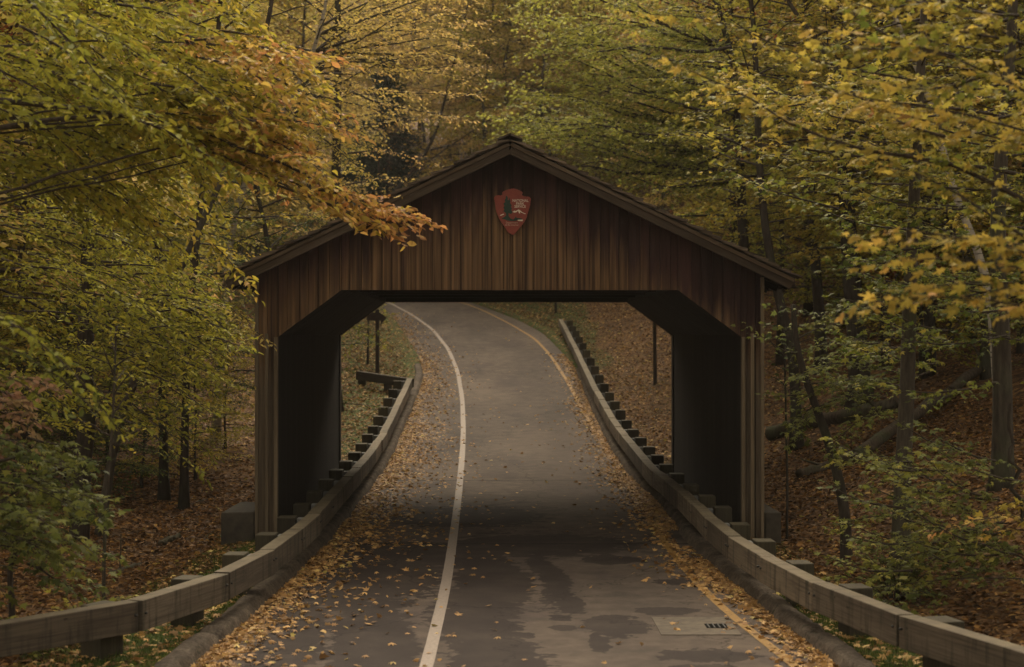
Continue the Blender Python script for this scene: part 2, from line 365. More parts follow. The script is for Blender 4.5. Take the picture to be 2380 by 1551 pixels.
def limb(W, L, path, r0, rng, tl, tgap, size, gap, t0, t1, start=.2, fuzz=0, k=5, tilt=.45, tv=.08, droop=.15, r1=.005, updir=0., leafless=False):
    """branch along a path, with shoots left and right in a nearly level fan"""
    path = np.asarray(path, float); seg = np.linalg.norm(np.diff(path, axis=0), axis=1); cum = np.concatenate([[0], np.cumsum(seg)]); tot = cum[-1]
    m = max(5, int(tot/.3)); s = np.linspace(0, tot, m)
    P = np.stack([np.interp(s, cum, path[:,i]) for i in range(3)], 1)
    P[1:-1] = .25*P[:-2] + .5*P[1:-1] + .25*P[2:]
    P[1:] += np.cumsum(rng.normal(0, .012, (m-1,3)), axis=0)
    if W is not None: W.tube(P, np.linspace(r0, r1, m), k)
    nt = max(2, int(tot*(1-start)/tgap))
    for i in range(nt+1):
        u = start + (1-start)*(i + rng.uniform(-.3,.3))/nt; u = min(max(u, 0.02), .995)
        x = u*tot; p = np.array([np.interp(x, s, P[:,c]) for c in range(3)])
        j = min(int(u*(m-1)), m-2); d = unit(P[j+1]-P[j]); sd = unit(np.cross(d, UP))
        sgn = 1 if i % 2 else -1
        td = unit(d*rng.uniform(.4,1.0) + sd*sgn*rng.uniform(.5,1.1) + UP*(rng.normal(updir,.22)))
        if i == nt: td = d
        ln = tl*(1-.55*u)*rng.uniform(.55,1.25)
        if leafless and rng.random() < leafless:
            W.tube(np.stack([p, p+td*ln*.5, p+td*ln+UP*.1*ln]), [.006,.004,.002], 3); continue
        twig(W, L, p, td, ln, t0 + (t1-t0)*u + rng.normal(0,.04), size, gap, rng, fuzz=fuzz, tilt=tilt, tv=tv, droop=droop)

def trunk_path(base, h, lean=(0,0), wob=.12, rng=None, n=12):
    z = np.linspace(0, 1, n); P = np.zeros((n,3)); P[:,2] = z*h - .25*(z == 0)
    w = np.cumsum(rng.normal(0, wob, (n,2)), axis=0); w[0] = 0
    P[:,0] = z*lean[0] + w[:,0]*z; P[:,1] = z*lean[1] + w[:,1]*z
    return P + np.array(base)
def make_tree(name, label, cat, base, h, r, rng, leaf, mat, barkm='bark_grey', crown0=.3, nl=34, ll=3.0, tl=.9, tgap=.22, size=.1, gap=.06, t=(.4,.6), lean=(0,0),
              fuzz=.06, group=None, elev=(.1,.9), extra=None, az=None, tvar=.12, path=None, leafless=False, tilt=.5, wob=.12, rtop=.25):
    root = empty(name, base, label, cat, group)
    Tk = Tubes(); W = Tubes(); L = Leaves()
    P = np.array(path, float) if path is not None else trunk_path(base, h, lean, wob, rng)
    m = len(P); q = np.linspace(0,1,m); R = r*(1-(1-rtop)*q); R[0] = r*1.7; R[1] = R[1]*1.1
    Tk.tube(P, R, 10, .012)
    for i in range(nl):
        u = crown0 + (1-crown0)*((i+rng.uniform(0,.8))/nl)
        u = min(u, .99); x = u*(m-1); j = int(x); fr = x-j; p = P[j]*(1-fr) + P[min(j+1,m-1)]*fr
        a = i*2.4 + rng.uniform(-.5,.5) if az is None else rng.uniform(*az)
        e = elev[0] + (elev[1]-elev[0])*u + rng.normal(0,.12)
        f = (u-crown0)/(1-crown0); prof = math.sin(math.pi*min(1, .25+.75*f))**.7 if f > 0 else .6
        ln = ll*(.35+.65*prof)*rng.uniform(.6,1.15)
        d = np.array([math.cos(a)*math.cos(e), math.sin(a)*math.cos(e), math.sin(e)])
        pts = [p]; 
        for s_ in range(1,5): pts.append(pts[-1] + d*ln/4); d = unit(d - UP*.07 + rng.normal(0,.09,3))
        rr = max(.012, min(r*.38, ln*.012))
        tt = rng.uniform(*t) + rng.normal(0,tvar*.5)
        limb(W, L, pts, rr, rng, tl, tgap, size, gap, tt-.03, tt+.06, start=.22, fuzz=fuzz, k=4, leafless=leafless, tilt=tilt)
    if extra: extra(P, Tk, W, L, rng)
    link('trunk', Tk.mesh('trunk'), M[barkm], root)
    link('branches', W.mesh('branches'), M['twig'] if barkm != 'bark_birch' else M['bark_grey'], root)
    if L.count(): link('crown', L.mesh('crown', leaf), M[mat], root)
    return root
def copy_tree(root, loc, rz, sc, label=None, group=None, mats=None):
    r = root.copy(); COL.objects.link(r); r.location = loc; r.rotation_euler = (0,0,rz); r.scale = (sc,sc,sc)
    if label: r['label'] = label
    if group: r['group'] = group
    for ch in root.children:
        c = ch.copy(); COL.objects.link(c); c.parent = r
    return r

#===SETTING===
# ------------------------------------------------------------------ ground sheet
def build_ground():
    ys = np.concatenate([np.arange(-30, 8, 1.5), np.arange(8, 60, .3), np.arange(60, 110, 1.0), np.arange(110, 400, 12)])
    off = np.concatenate([[0,.02,.20,.26], np.arange(.36, 14, .22), np.geomspace(14.5, 260, 34)])
    rows = []; grass = []
    for y in ys:
        l = float(xL(y)); r = float(xR(y))
        xs = np.concatenate([l-off[::-1], [l+.05, (l+r)/2, r-.05], r+off]); rows.append(np.stack([xs, np.full(len(xs), y)], 1))
    G = np.array(rows); X = G[...,0]; Yy = G[...,1]; Z = gz(X, Yy)
    dl = xL(Yy)-X; dr = X-xR(Yy)
    nz = .5*np.sin(X*1.1+Yy*.5)+.5*np.sin(X*.43-Yy*.9+2)
    gl = np.where(Yy < 36, 1.25, .9 + (Yy-36)*.07); gr = np.where(Yy < 36, .85, .25 + np.maximum(Yy-52,0)*.10)
    g = np.where(dl > dr, 1-np.clip((dl-gl-nz*.35)/.8, 0, 1), 1-np.clip((dr-gr-nz*.3)/.7, 0, 1))
    V = np.stack([X,Yy,Z],-1); a, b = X.shape
    i = np.arange(a-1)[:,None]*b; j = np.arange(b-1)[None,:]
    q = np.stack([i+j, i+j+1, i+b+j+1, i+b+j], -1).reshape(-1,4)
    me = np_mesh('ground', V.reshape(-1,3), q.ravel(), np.full(len(q),4)); me.polygons.foreach_set('use_smooth', np.ones(len(q),bool))
    at_ = me.attributes.new('g','FLOAT','POINT'); at_.data.foreach_set('value', g.ravel().astype(np.float32))
    k = N('forest_floor'); p = k.gpos()
    w = k.n('ShaderNodeVectorMath', operation='ADD'); k.put(w.inputs[0], p); k.put(w.inputs[1], k.mapv(k.noise(p, 9, 3, out=1), (.12,.12,.12)))
    cell = k.sep(k.vor(w.outputs[0], 11))[0]; cell2 = k.sep(k.vor(w.outputs[0], 23))[1]
    lit = k.ramp(cell, [(0,(.022,.014,.010)),(.35,(.07,.040,.022)),(.65,(.15,.082,.038)),(.88,(.26,.15,.06)),(1,(.34,.23,.08))], 'LINEAR')
    lit2 = k.ramp(cell2, [(0,(.03,.02,.012)),(.6,(.11,.062,.03)),(1,(.24,.14,.06))])
    lit = k.mix(.45, lit, lit2)
    big = k.noise(p, .5, 4); lit = k.mix(1., lit, k.ramp(big, [(.3,(.65,.65,.65)),(.7,(1.2,1.15,1.1))]), 'MULTIPLY')
    gn = k.noise(p, 30, 5, .7); gcol = k.ramp(gn, [(.3,(.022,.035,.010)),(.55,(.055,.08,.018)),(.75,(.11,.13,.03))])
    leafy = k.ramp(k.sep(k.vor(w.outputs[0], 9))[2], [(.62,(0,0,0)),(.64,(1,1,1))])
    gmix = k.mix(leafy, gcol, lit)
    ga = k.math('ADD', k.attr('g'), k.math('MULTIPLY', k.math('SUBTRACT', k.noise(p, 2.2, 5), .5), .8))
    c = k.mix(k.ramp(ga, [(.45,(0,0,0)),(.62,(1,1,1))]), lit, gmix)
    h = k.math('ADD', k.vor(w.outputs[0], 11, out='Distance'), k.math('MULTIPLY', gn, .4))
    o = link('ground', me, k.bsdf(c, .95, k.bump(h, .03, 1.), .08)); tag(o, 'leaf covered forest floor with mossy verges along the road', kind='structure')
build_ground()

def strip(name, ys, xa, xb, dz, mat, extra_cols=0, zf=None):
    cols = 2+extra_cols; V = []
    for y, a, b in zip(ys, xa, xb):
        for c in range(cols):
            x = a+(b-a)*c/(cols-1); V.append((x, y, float(zr(y))+dz))
    V = np.array(V); n = len(ys); i = np.arange(n-1)[:,None]*cols; j = np.arange(cols-1)[None,:]
    q = np.stack([i+j,i+j+1,i+cols+j+1,i+cols+j],-1).reshape(-1,4)
    me = np_mesh(name, V, q.ravel(), np.full(len(q),4)); me.polygons.foreach_set('use_smooth', np.ones(len(q),bool))
    return link(name, me, mat)

def road_mat():
    k = N('asphalt'); p = k.gpos(); s = k.sep(p); X, Y = s[0], s[1]
    fine = k.noise(p, 160, 3, .7); mid = k.noise(p, 3.2, 6, .65); big = k.noise(k.mapv(p, (1,.35,1)), .55, 4)
    c = k.ramp(k.math('ADD', k.math('MULTIPLY', mid, .5), k.math('MULTIPLY', big, .5)), [(.36,(.060,.049,.042)),(.5,(.096,.076,.062)),(.64,(.140,.109,.085))])
    # old seam and patches beyond the bridge
    c = k.mix(k.math('MULTIPLY', k.ramp(k.noise(k.mapv(p,(1,.5,1),(9,3,0)), .8, 5, .6), [(.55,(0,0,0)),(.62,(1,1,1))]), .38), c, (.05,.04,.042))
    w = k.attr('damp')
    nn = k.math('SUBTRACT', k.noise(p, 4.5, 7, .62), .5)
    wet = k.ramp(k.math('ADD', k.math('ADD', w, k.math('MULTIPLY', nn, 1.5)), .25), [(.42,(0,0,0)),(.455,(1,1,1))])
    wet = k.math('MULTIPLY', wet, k.ramp(k.noise(p, 1.4, 4), [(.3,(.66,.66,.66)),(.6,(.92,.92,.92))]))
    c = k.mix(wet, c, (.034,.027,.025))
    # cracks and tar seams
    cr = k.vor(k.mapv(k.n('ShaderNodeVectorMath', operation='ADD', i_0=p, i_1=k.mapv(k.noise(p, 2.5, 4, out=1), (.5,.5,.5))).outputs[0], (.35,.16,1)), 1.0, 'DISTANCE_TO_EDGE', 'Distance')
    c = k.mix(k.math('MULTIPLY', k.ramp(cr, [(.0,(1,1,1)),(.006,(0,0,0))]), .75), c, (.018,.015,.014))
    for yy in (34.1, 24.35):
        jt = k.math('ABSOLUTE', k.math('SUBTRACT', k.math('ADD', Y, k.math('MULTIPLY', nn, .25)), yy))
        c = k.mix(k.math('MULTIPLY', k.ramp(jt, [(.03,(1,1,1)),(.07,(0,0,0))]), .8), c, (.02,.017,.015))
    c = k.mix(1., c, k.ramp(fine, [(.3,(.72,.72,.72)),(.7,(1.22,1.22,1.22))]), 'MULTIPLY')
    return k.bsdf(c, .93, k.bump(fine, .004, .7), .12)
ys_r = np.concatenate([np.arange(-30, 8, 2), np.arange(8, 12, .4), np.arange(12, 27, .07), np.arange(27, 100, .4), np.arange(100, 150, 3)])
road = strip('road', ys_r, xL(ys_r), xR(ys_r), 0., road_mat(), 70); tag(road, 'grey asphalt road with damp patches running through the bridge', kind='structure')
def damp_field(me):
    n = len(me.vertices); co = np.empty(n*3, np.float32); me.vertices.foreach_get('co', co); co = co.reshape(-1,3); X, Y = co[:,0], co[:,1]
    B = [(-.15,19.6,.60,7.5),(-.10,15.4,.55,3.2),(-1.75,21.4,1.3,4.0),(-1.25,16.4,.55,4.0),(-2.05,17.0,.45,3.0),(.60,21.2,.24,2.9),(.80,18.9,.20,.9),(.66,18.0,.14,.25),(.66,17.4,.15,.22),(1.20,17.5,.42,.8),(.98,16.5,.13,.6),(1.80,18.45,.42,.34),(1.95,15.9,.6,.40),(-.75,23.2,1.2,1.6),(.6,24.2,1.7,1.6),(2.2,20.6,.4,.4),(1.5,22.6,.5,.6),(-.5,28.0,1.5,2.0),(1.8,15.2,.5,.3)]
    w = np.full(n, -1.)
    for cx, cy, rx, ry in B:
        cxx = cx + (.10*np.sin(Y*1.3) if ry > 2 else 0)
        w = np.maximum(w, np.minimum(1-np.sqrt(((X-cxx)/rx)**2+((Y-cy)/ry)**2), .75))
    a_ = me.attributes.new('damp','FLOAT','POINT'); a_.data.foreach_set('value', w.astype(np.float32))
damp_field(road.data)

def paint(name, col, dark, wear):
    k = N(name); p = k.gpos(); n = k.noise(p, 30, 6, .7); n2 = k.noise(p, 2.2, 4)
    c = k.ramp(n, [(.3, dark), (.6, col)])
    f = k.ramp(k.math('ADD', k.math('MULTIPLY', n, .6), k.math('MULTIPLY', n2, .5)), [(wear,(1,1,1)),(wear+.08,(0,0,0))])
    return k.bsdf(k.mix(f, c, (.07,.055,.045)), .75, k.bump(n, .002, .5), .2)
WL = [(992,1551),(1012,1465),(1034,1375),(1048,1290),(1058,1215),(1068,1130),(1075,1050),(1077,1000),(1075,930),(1064,865),(1042,812),(1006,767),(960,734),(903,703)]
YL = [(1853,1551),(1780,1497),(1705,1437),(1640,1378),(1580,1310),(1530,1240),(1478,1150),(1430,1075),(1382,1000),(1337,920),(1315,882),(1278,825),(1243,788),(1182,752),(1122,722),(1072,703)]
def line(name, pts, w, mat, label):
    Yk, Xk = trace(pts); ys = np.arange(6, Yk[-1]+12, .35)
    fx = lambda q: ext(q, Yk, Xk, -.02 if w > .115 else .05, -.62)
    xs = smooth(fx, ys); dx = np.gradient(xs, ys); ww = w*np.sqrt(1+dx**2) + RS.normal(0, .002, len(ys))
    o = strip(name, ys, xs-ww/2, xs+ww/2, .005, mat); tag(o, label, kind='structure')
line('white_line', WL, .125, paint('white_paint', (.30,.25,.21), (.20,.165,.135), .33), 'worn white line painted along the middle of the road')
line('yellow_line', YL, .10, paint('yellow_paint', (.34,.195,.05), (.20,.12,.04), .42), 'worn yellow line painted along the right edge of the road')
# bridge joint step in the white line region is only the seam in the asphalt

def kerb(name, fx, side, y0, y1, label):
    ys = np.arange(y0, y1, .16); prof = [(-.02,-.05),(.01,.055),(.035,.10),(.06,.118),(.13,.126),(.20,.122),(.235,.10),(.25,-.05)]
    V = []
    for n_, y in enumerate(ys):
        x = float(fx(y)); z = float(zr(y)); jx = RS.normal(0,.007)+.012*math.sin(y*1.7); jz = RS.normal(0,.006); jz -= .045*(n_ % 15 == 0)
        end = min(1, (n_+1)/3, (len(ys)-n_)/3)
        for a, b in prof: V.append((x+side*(a+jx+RS.normal(0,.004)), y, z + (b+jz+RS.normal(0,.004))*(end if b > 0 else 1)))
    c = len(prof); n = len(ys); i = np.arange(n-1)[:,None]*c; j = np.arange(c-1)[None,:]
    q = np.stack([i+j,i+j+1,i+c+j+1,i+c+j],-1).reshape(-1,4)
    me = np_mesh(name, np.array(V), q.ravel(), np.full(len(q),4))
    tag(link(name, me, M['kerb']), label, kind='structure')
kerb('kerb_left', xL, -1, 7, 57, 'low concrete kerb along the left side of the road')
kerb('kerb_right', xR, 1, 7, 56, 'low concrete kerb along the right side of the road')

#===BRIDGE===
YF, YB = 24.4, 34.0
RIDGE, SL = 5.60, .48
bridge = empty('covered_bridge', (S0, (YF+YB)/2, 0), 'dark brown timber covered bridge with gabled roof over the road', 'covered bridge')
def under(xp):      # underside outline of the portal
    a = abs(xp)
    if a < 2.4: return 3.62
    if a < 3.3: return 3.62 - (a-2.4)*(3.62-2.955)/.9
    return .06
def portal(yf, facing, name_s, mat):
    mb = MB(); x = -3.6; i = 0; cuts = [-3.6]
    while x < 3.6:
        x += random.choice([.135,.15,.165]); cuts.append(min(x, 3.6))
    for bp in (-3.3,-2.4,0,2.4,3.3): cuts.append(bp)
    cuts = sorted(set(round(c,4) for c in cuts)); cc = [cuts[0]]
    for c in cuts[1:]:
        if c-cc[-1] > .035 or abs(c) in (3.3,2.4,0.,3.6): cc.append(c)
    for a, b in zip(cc[:-1], cc[1:]):
        i += 1; o = .022 if i % 2 else 0.0; o += random.uniform(0,.004)
        e = 1e-3; za, zb = under(a+e if a >= -3.3-e else a), under(b-e if b <= 3.3+e else b)
        if abs((a+b)/2) > 3.3: za = zb = .06
        ta, tb = RIDGE-SL*abs(a), RIDGE-SL*abs(b)
        g = .0035
        y0 = yf - .04 - o if facing < 0 else yf + .02
        y1 = yf - .001 if facing < 0 else yf + .06 + o
        mb.prism([(S0+a+g,za),(S0+b-g,zb),(S0+b-g,tb),(S0+a+g,ta)], y0, y1)
    return mb.build(name_s, mat, bridge)
portal(YF, -1, 'front_siding', M['siding'])
portal(YB, 1, 'rear_siding', M['siding'])
# wall frames behind the siding
for nm, ya, yb in (('front_frame', YF+.003, YF+.14), ('rear_frame', YB-.12, YB+.015)):
    mb = MB()
    for sg in (-1,1):
        q = [(S0+sg*3.305,.05),(S0+sg*3.59,.05),(S0+sg*3.59,RIDGE-SL*3.59-.01),(S0+sg*3.305,RIDGE-SL*3.305-.01)]
        mb.prism(q if sg > 0 else q[::-1], ya, yb)
        q = [(S0+sg*2.405,3.63),(S0+sg*3.30,2.965),(S0+sg*3.30,RIDGE-SL*3.3-.01),(S0+sg*2.405,RIDGE-SL*2.405-.01)]
        mb.prism(q if sg > 0 else q[::-1], ya, yb)
        q = [(S0,3.63),(S0+sg*2.40,3.63),(S0+sg*2.40,RIDGE-SL*2.4-.01),(S0,RIDGE-.01)]
        mb.prism(q if sg > 0 else q[::-1], ya, yb)
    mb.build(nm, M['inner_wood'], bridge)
# corner trim boards on the legs
for sg in (-1,1):
    for yy in (YF-.095, YB+.085):
        mb = MB(); mb.beam((S0+sg*3.325, yy, .05), (S0+sg*3.325, yy, 2.95), .05, .10, up=Vector((0,1,0)))
        mb.beam((S0+sg*3.60, yy+.01, .05), (S0+sg*3.60, yy+.01, 3.80), .045, .10, up=Vector((0,1,0)))
        if yy < 30: mb.beam((S0+sg*3.46, yy+.012, .05), (S0+sg*3.46, yy+.012, 3.0), .05, .03, up=Vector((0,1,0)))
        mb.build('corner_trim', M['leg_wood'], bridge, .004)
# side walls: inner lining, outer boards
for sg in (-1,1):
    mb = MB(); y = YF+.14; i = 0
    while y < YB-.14:
        w = random.uniform(.18,.24); i += 1; o = .02 if i % 2 else 0
        mb.beam((S0+sg*(3.335+o/2), y+w/2, .12), (S0+sg*(3.335+o/2), y+w/2, 3.82), .02+o, w-.004, up=Vector((0,1,0))); y += w
    y = YF
    while y < YB:
        w = random.uniform(.2,.28)
        mb.beam((S0+sg*3.60, y+w/2, .05), (S0+sg*3.60, y+w/2, 3.84), .025, w-.004, up=Vector((0,1,0))); y += w
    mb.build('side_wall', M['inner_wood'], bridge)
    for yy in np.arange(YF+1.4, YB-.6, 2.1):
        pass
    mb = MB(); mb.box(S0+sg*3.42-.26, S0+sg*3.42+.26, YF-.0, YB, -.5, .10); mb.build('sill_wall', M['concrete'], bridge)
for yy in np.arange(YF+1.4, YB-.6, 2.1):
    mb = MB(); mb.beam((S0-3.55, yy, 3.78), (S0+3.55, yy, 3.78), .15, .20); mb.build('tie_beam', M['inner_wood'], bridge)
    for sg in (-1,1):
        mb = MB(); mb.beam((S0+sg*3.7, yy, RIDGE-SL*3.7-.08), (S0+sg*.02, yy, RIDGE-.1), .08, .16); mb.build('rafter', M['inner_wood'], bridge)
for sg in (-1,1):   # boarding added between the portals so the haunches stay evenly dark
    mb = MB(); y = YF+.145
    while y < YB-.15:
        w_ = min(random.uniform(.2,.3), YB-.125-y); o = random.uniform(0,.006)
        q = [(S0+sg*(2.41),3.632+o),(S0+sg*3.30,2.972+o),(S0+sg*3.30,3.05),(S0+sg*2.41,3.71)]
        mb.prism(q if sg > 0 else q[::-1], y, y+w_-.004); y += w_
    mb.build('dark_haunch_fill', M['inner_wood'], bridge)
# roof slabs, shakes, bargeboards
R0, R1 = YF-.52, YB+.52
roof = MB()
for sg in (-1,1):
    p = [(S0, RIDGE+.005), (S0+sg*3.97, RIDGE+.005-SL*3.97), (S0+sg*3.97, RIDGE+.085-SL*3.97), (S0, RIDGE+.085)]
    roof.prism(p if sg > 0 else p[::-1], R0+.045, R1-.045, .4)
roofo = roof.build('roof', M['inner_wood'], bridge)
sh = MB(); cs = math.cos(math.atan(SL)); sn = math.sin(math.atan(SL))
for sg in (-1,1):
    L = 4.02/cs; ncr = 26; ex = L/ncr
    for c in range(ncr):
        sb = L-(c)*ex           # butt distance from the ridge
        y = R0-.07-random.uniform(0,.09)
        while y < R1+.02:
            w = random.uniform(.10,.22); j = random.uniform(-.035,.045)
            b = sb+j; t_ = sb-ex*1.9
            if t_ < 0: t_ = 0.0
            th = random.uniform(.024,.050)
            def P(s, hgt, yy): return (S0+sg*(s*cs + hgt*sn), yy, RIDGE+.085-s*sn+hgt*cs)
            hb, ht = .040, .004
            A = [P(t_,ht,y+.003),P(t_,ht,y+w),P(b,hb,y+w),P(b,hb,y+.003)]; Bq = [P(t_,ht+.008,y+.003),P(t_,ht+.008,y+w),P(b,hb+th,y+w),P(b,hb+th,y+.003)]
            r = random.random(); base = len(sh.v); sh.v += A+Bq
            for f, u in (((4,5,6,7),1),((3,2,1,0),1),((2,3,7,6),0),((0,3,7,4),0),((1,2,6,5),0),((0,1,5,4),0)):
                sh.f.append(tuple(base+q for q in f)); sh.uv.append([(sh.v[base+q][0]*1.0, sh.v[base+q][1]+sh.v[base+q][2]) for q in f]); sh.r.append(r)
            y += w
sho = sh.build('shingles', M['shake'], roofo)
mb = MB()
y = R0-.05
while y < R1:
    w = random.uniform(.35,.5)
    for sg in (-1,1): mb.beam((S0-sg*.012, y+w/2, RIDGE+.185+random.uniform(0,.012)), (S0+sg*.17, y+w/2, RIDGE+.12), w-.01, .022)
    y += w
mb.build('ridge_cap', M['shake'], roofo)
for sg in (-1,1):
    for yy in (R0, R1):
        fwd = -1 if yy < 30 else 1
        mb = MB(); 
        def Q(xp, dz): return (S0+sg*xp, yy, RIDGE+dz-SL*xp)
        mb.beam(Q(.012,-.01), Q(3.96,-.01), .035, .15)
        mb.build('bargeboard', M['trim'], bridge, .003)
        mb = MB(); a = Q(.012,.052); b = Q(3.98,.052)
        mb.beam((a[0],a[1]+fwd*.035,a[2]), (b[0],b[1]+fwd*.035,b[2]), .035, .05)
        mb.build('barge_trim', M['trim'], bridge, .003)
    mb = MB(); mb.beam((S0+sg*3.985, R0+.03, RIDGE+.03-SL*3.98), (S0+sg*3.985, R1-.03, RIDGE+.03-SL*3.98), .03, .13); mb.build('fascia', M['trim'], bridge)
    for yy in np.arange(R0+.3, R1, .9):
        mb = MB(); mb.beam((S0+sg*3.62, yy, RIDGE-SL*3.62-.05), (S0+sg*3.94, yy, RIDGE-SL*3.94-.05), .05, .09); mb.build('rafter_tail', M['inner_wood'], bridge)
# bright new-looking nail strips (thin pale splinters in the boards)
# abutments
def slab(name, pts_xy, z0, z1, mat, label, cat):
    c = (sum(p[0] for p in pts_xy)/4, sum(p[1] for p in pts_xy)/4)
    me = bpy.data.meshes.new(name); V = [(x-c[0],y-c[1],z0) for x,y in pts_xy]+[(x-c[0],y-c[1],z1+(.02 if i<2 else 0)) for i,(x,y) in enumerate(pts_xy)]
    me.from_pydata(V, [], [(3,2,1,0),(4,5,6,7),(0,1,5,4),(1,2,6,5),(2,3,7,6),(3,0,4,7)])
    o = link(name, me, mat); o.location = (c[0],c[1],0); b = o.modifiers.new('bevel','BEVEL'); b.width = .02; b.segments = 2
    return tag(o, label, cat)
slab('wing_wall', [(-3.92,24.15),(-3.47,24.25),(-3.47,25.9),(-3.92,25.9)], -.6, .45, M['concrete'], 'stained concrete wing wall block beside the left bridge leg', 'wing wall')
slab('wing_wall', [(3.80,24.25),(4.02,24.2),(4.02,25.9),(3.80,25.9)], -.6, .44, M['concrete'], 'narrow dark concrete wing wall beside the right bridge leg', 'wing wall')

# ------------------------------------------------------------------ arrowhead sign
def text_mesh(body, size):
    cu = bpy.data.curves.new('t', 'FONT'); cu.body = body; cu.size = size; cu.align_x = 'CENTER'; cu.align_y = 'CENTER'; cu.extrude = .0015; cu.offset = size*.006
    o = bpy.data.objects.new('t', cu); COL.objects.link(o); dg = bpy.context.evaluated_depsgraph_get()
    me = bpy.data.meshes.new_from_object(o.evaluated_get(dg)); bpy.data.objects.remove(o); bpy.data.curves.remove(cu); return me
SXc, SZc, SY = (1191-CX)/162.6, 4.735, YF-.12
sign = empty('arrowhead_sign', (SXc, SY, SZc), 'red brown arrowhead shield sign with dark tree and pale lettering', 'sign')
SC = 1/1551*.4*0  # (unused)
def sp(u, v):  # sign drawing units (enlarged photo) -> local metres
    k = .2/1551*0 + (170/1551)*.952/162.6
    return ((u-915)*k, -(v-785)*k)
half = [(915,278),(960,280),(1005,295),(1050,310),(1100,335),(1140,362),(1128,385),(1112,405),(1135,430),(1175,452),(1225,455),(1270,458),(1300,475),(1322,505),(1310,545),(1308,600),(1300,660),(1278,720),(1262,790),(1240,850),(1222,930),(1195,975),(1160,1030),(1120,1085),(1070,1140),(1035,1190),(1000,1230),(965,1270),(930,1297)]
lefth = [(905,1290),(870,1270),(830,1250),(800,1215),(765,1150),(735,1105),(700,1060),(660,1000),(625,945),(600,880),(570,815),(548,740),(538,650),(530,580),(520,530),(508,485),(530,450),(560,432),(600,425),(645,435),(690,420),(705,400),(690,378),(700,350),(740,330),(780,312),(830,295),(870,285)]
outl = half+lefth
def densify(pts, amp):
    out = []; rg = random.Random(3)
    for i, p in enumerate(pts):
        q = pts[(i+1)%len(pts)]
        out.append(p); mx, my = (p[0]+q[0])/2, (p[1]+q[1])/2; dx, dy = q[0]-p[0], q[1]-p[1]; l = math.hypot(dx,dy)+1e-6
        out.append((mx-dy/l*-amp, my+dx/l*-amp))
    return out
def flat(name, pts, y0, th, mat, parent):
    import bmesh
    bm = bmesh.new(); vs = [bm.verts.new((sp(*p)[0], y0, sp(*p)[1])) for p in pts]; f = bm.faces.new(vs)
    r = bmesh.ops.extrude_face_region(bm, geom=[f]); 
    for v in r['geom']:
        if isinstance(v, bmesh.types.BMVert): v.co.y += th
    bmesh.ops.recalc_face_normals(bm, faces=bm.faces); bmesh.ops.triangulate(bm, faces=[q for q in bm.faces if len(q.verts) > 4])
    me = bpy.data.meshes.new(name); bm.to_mesh(me); bm.free()
    o = bpy.data.objects.new(name, me); COL.objects.link(o); me.materials.append(mat); o.parent = parent; return o
flat('board', densify(outl, 7), 0, .045, M['sign_red'], sign)
tree_p = [(790,425),(802,470),(818,480),(806,520),(830,535),(850,465),(858,520),(872,560),(858,585),(900,655),(880,680),(905,725),(885,745),(915,800),(890,835),(860,838),(840,820),(826,835),(832,890),(870,935),(930,965),(965,930),(990,890),(1005,925),(1110,935),(1140,968),(1020,975),(1000,990),(880,998),(800,985),(740,960),(670,945),(745,895),(775,870),(772,830),(735,790),(710,785),(735,740),(712,700),(738,665),(712,610),(752,575),(738,530),(765,495),(760,465)]
flat('tree_emblem', tree_p, -.004, .0035, M['sign_green'], sign)
mt = [(915,790),(960,765),(985,775),(1052,738),(1090,765),(1130,800),(1210,835),(1195,842),(1120,812),(1085,785),(1082,825),(1062,825),(1045,790),(1040,765),(1000,800),(960,808),(930,800)]
flat('mountain_emblem', mt, -.0065, .0025, M['sign_white'], sign)
flat('snow_line', [(638,865),(700,838),(728,836),(725,850),(650,880)], -.0065, .0025, M['sign_white'], sign)
flat('lake_emblem', [(1030,968),(1150,965),(1135,980),(1150,990),(1120,1000),(1035,992)], -.0105, .0025, M['sign_white'], sign)
def word(body, u, v, size, mat, name='lettering', sx=1.0):
    me = text_mesh(body, size); o = bpy.data.objects.new(name, me); COL.objects.link(o); me.materials.append(mat); o.parent = sign
    x, z = sp(u, v); o.location = (x, -.003, z); o.rotation_euler = (math.radians(90),0,0); o.scale = (sx,1,1)
word('NATIONAL', 1090, 545, .053, M['sign_white'], sx=.85); word('PARK', 1083, 612, .053, M['sign_white'], sx=.9); word('SERVICE', 1083, 675, .053, M['sign_white'], sx=.85)
word('Department', 900, 1032, .036, M['sign_cream'], sx=.95); word('of the Interior', 900, 1083, .036, M['sign_cream'], sx=.95)

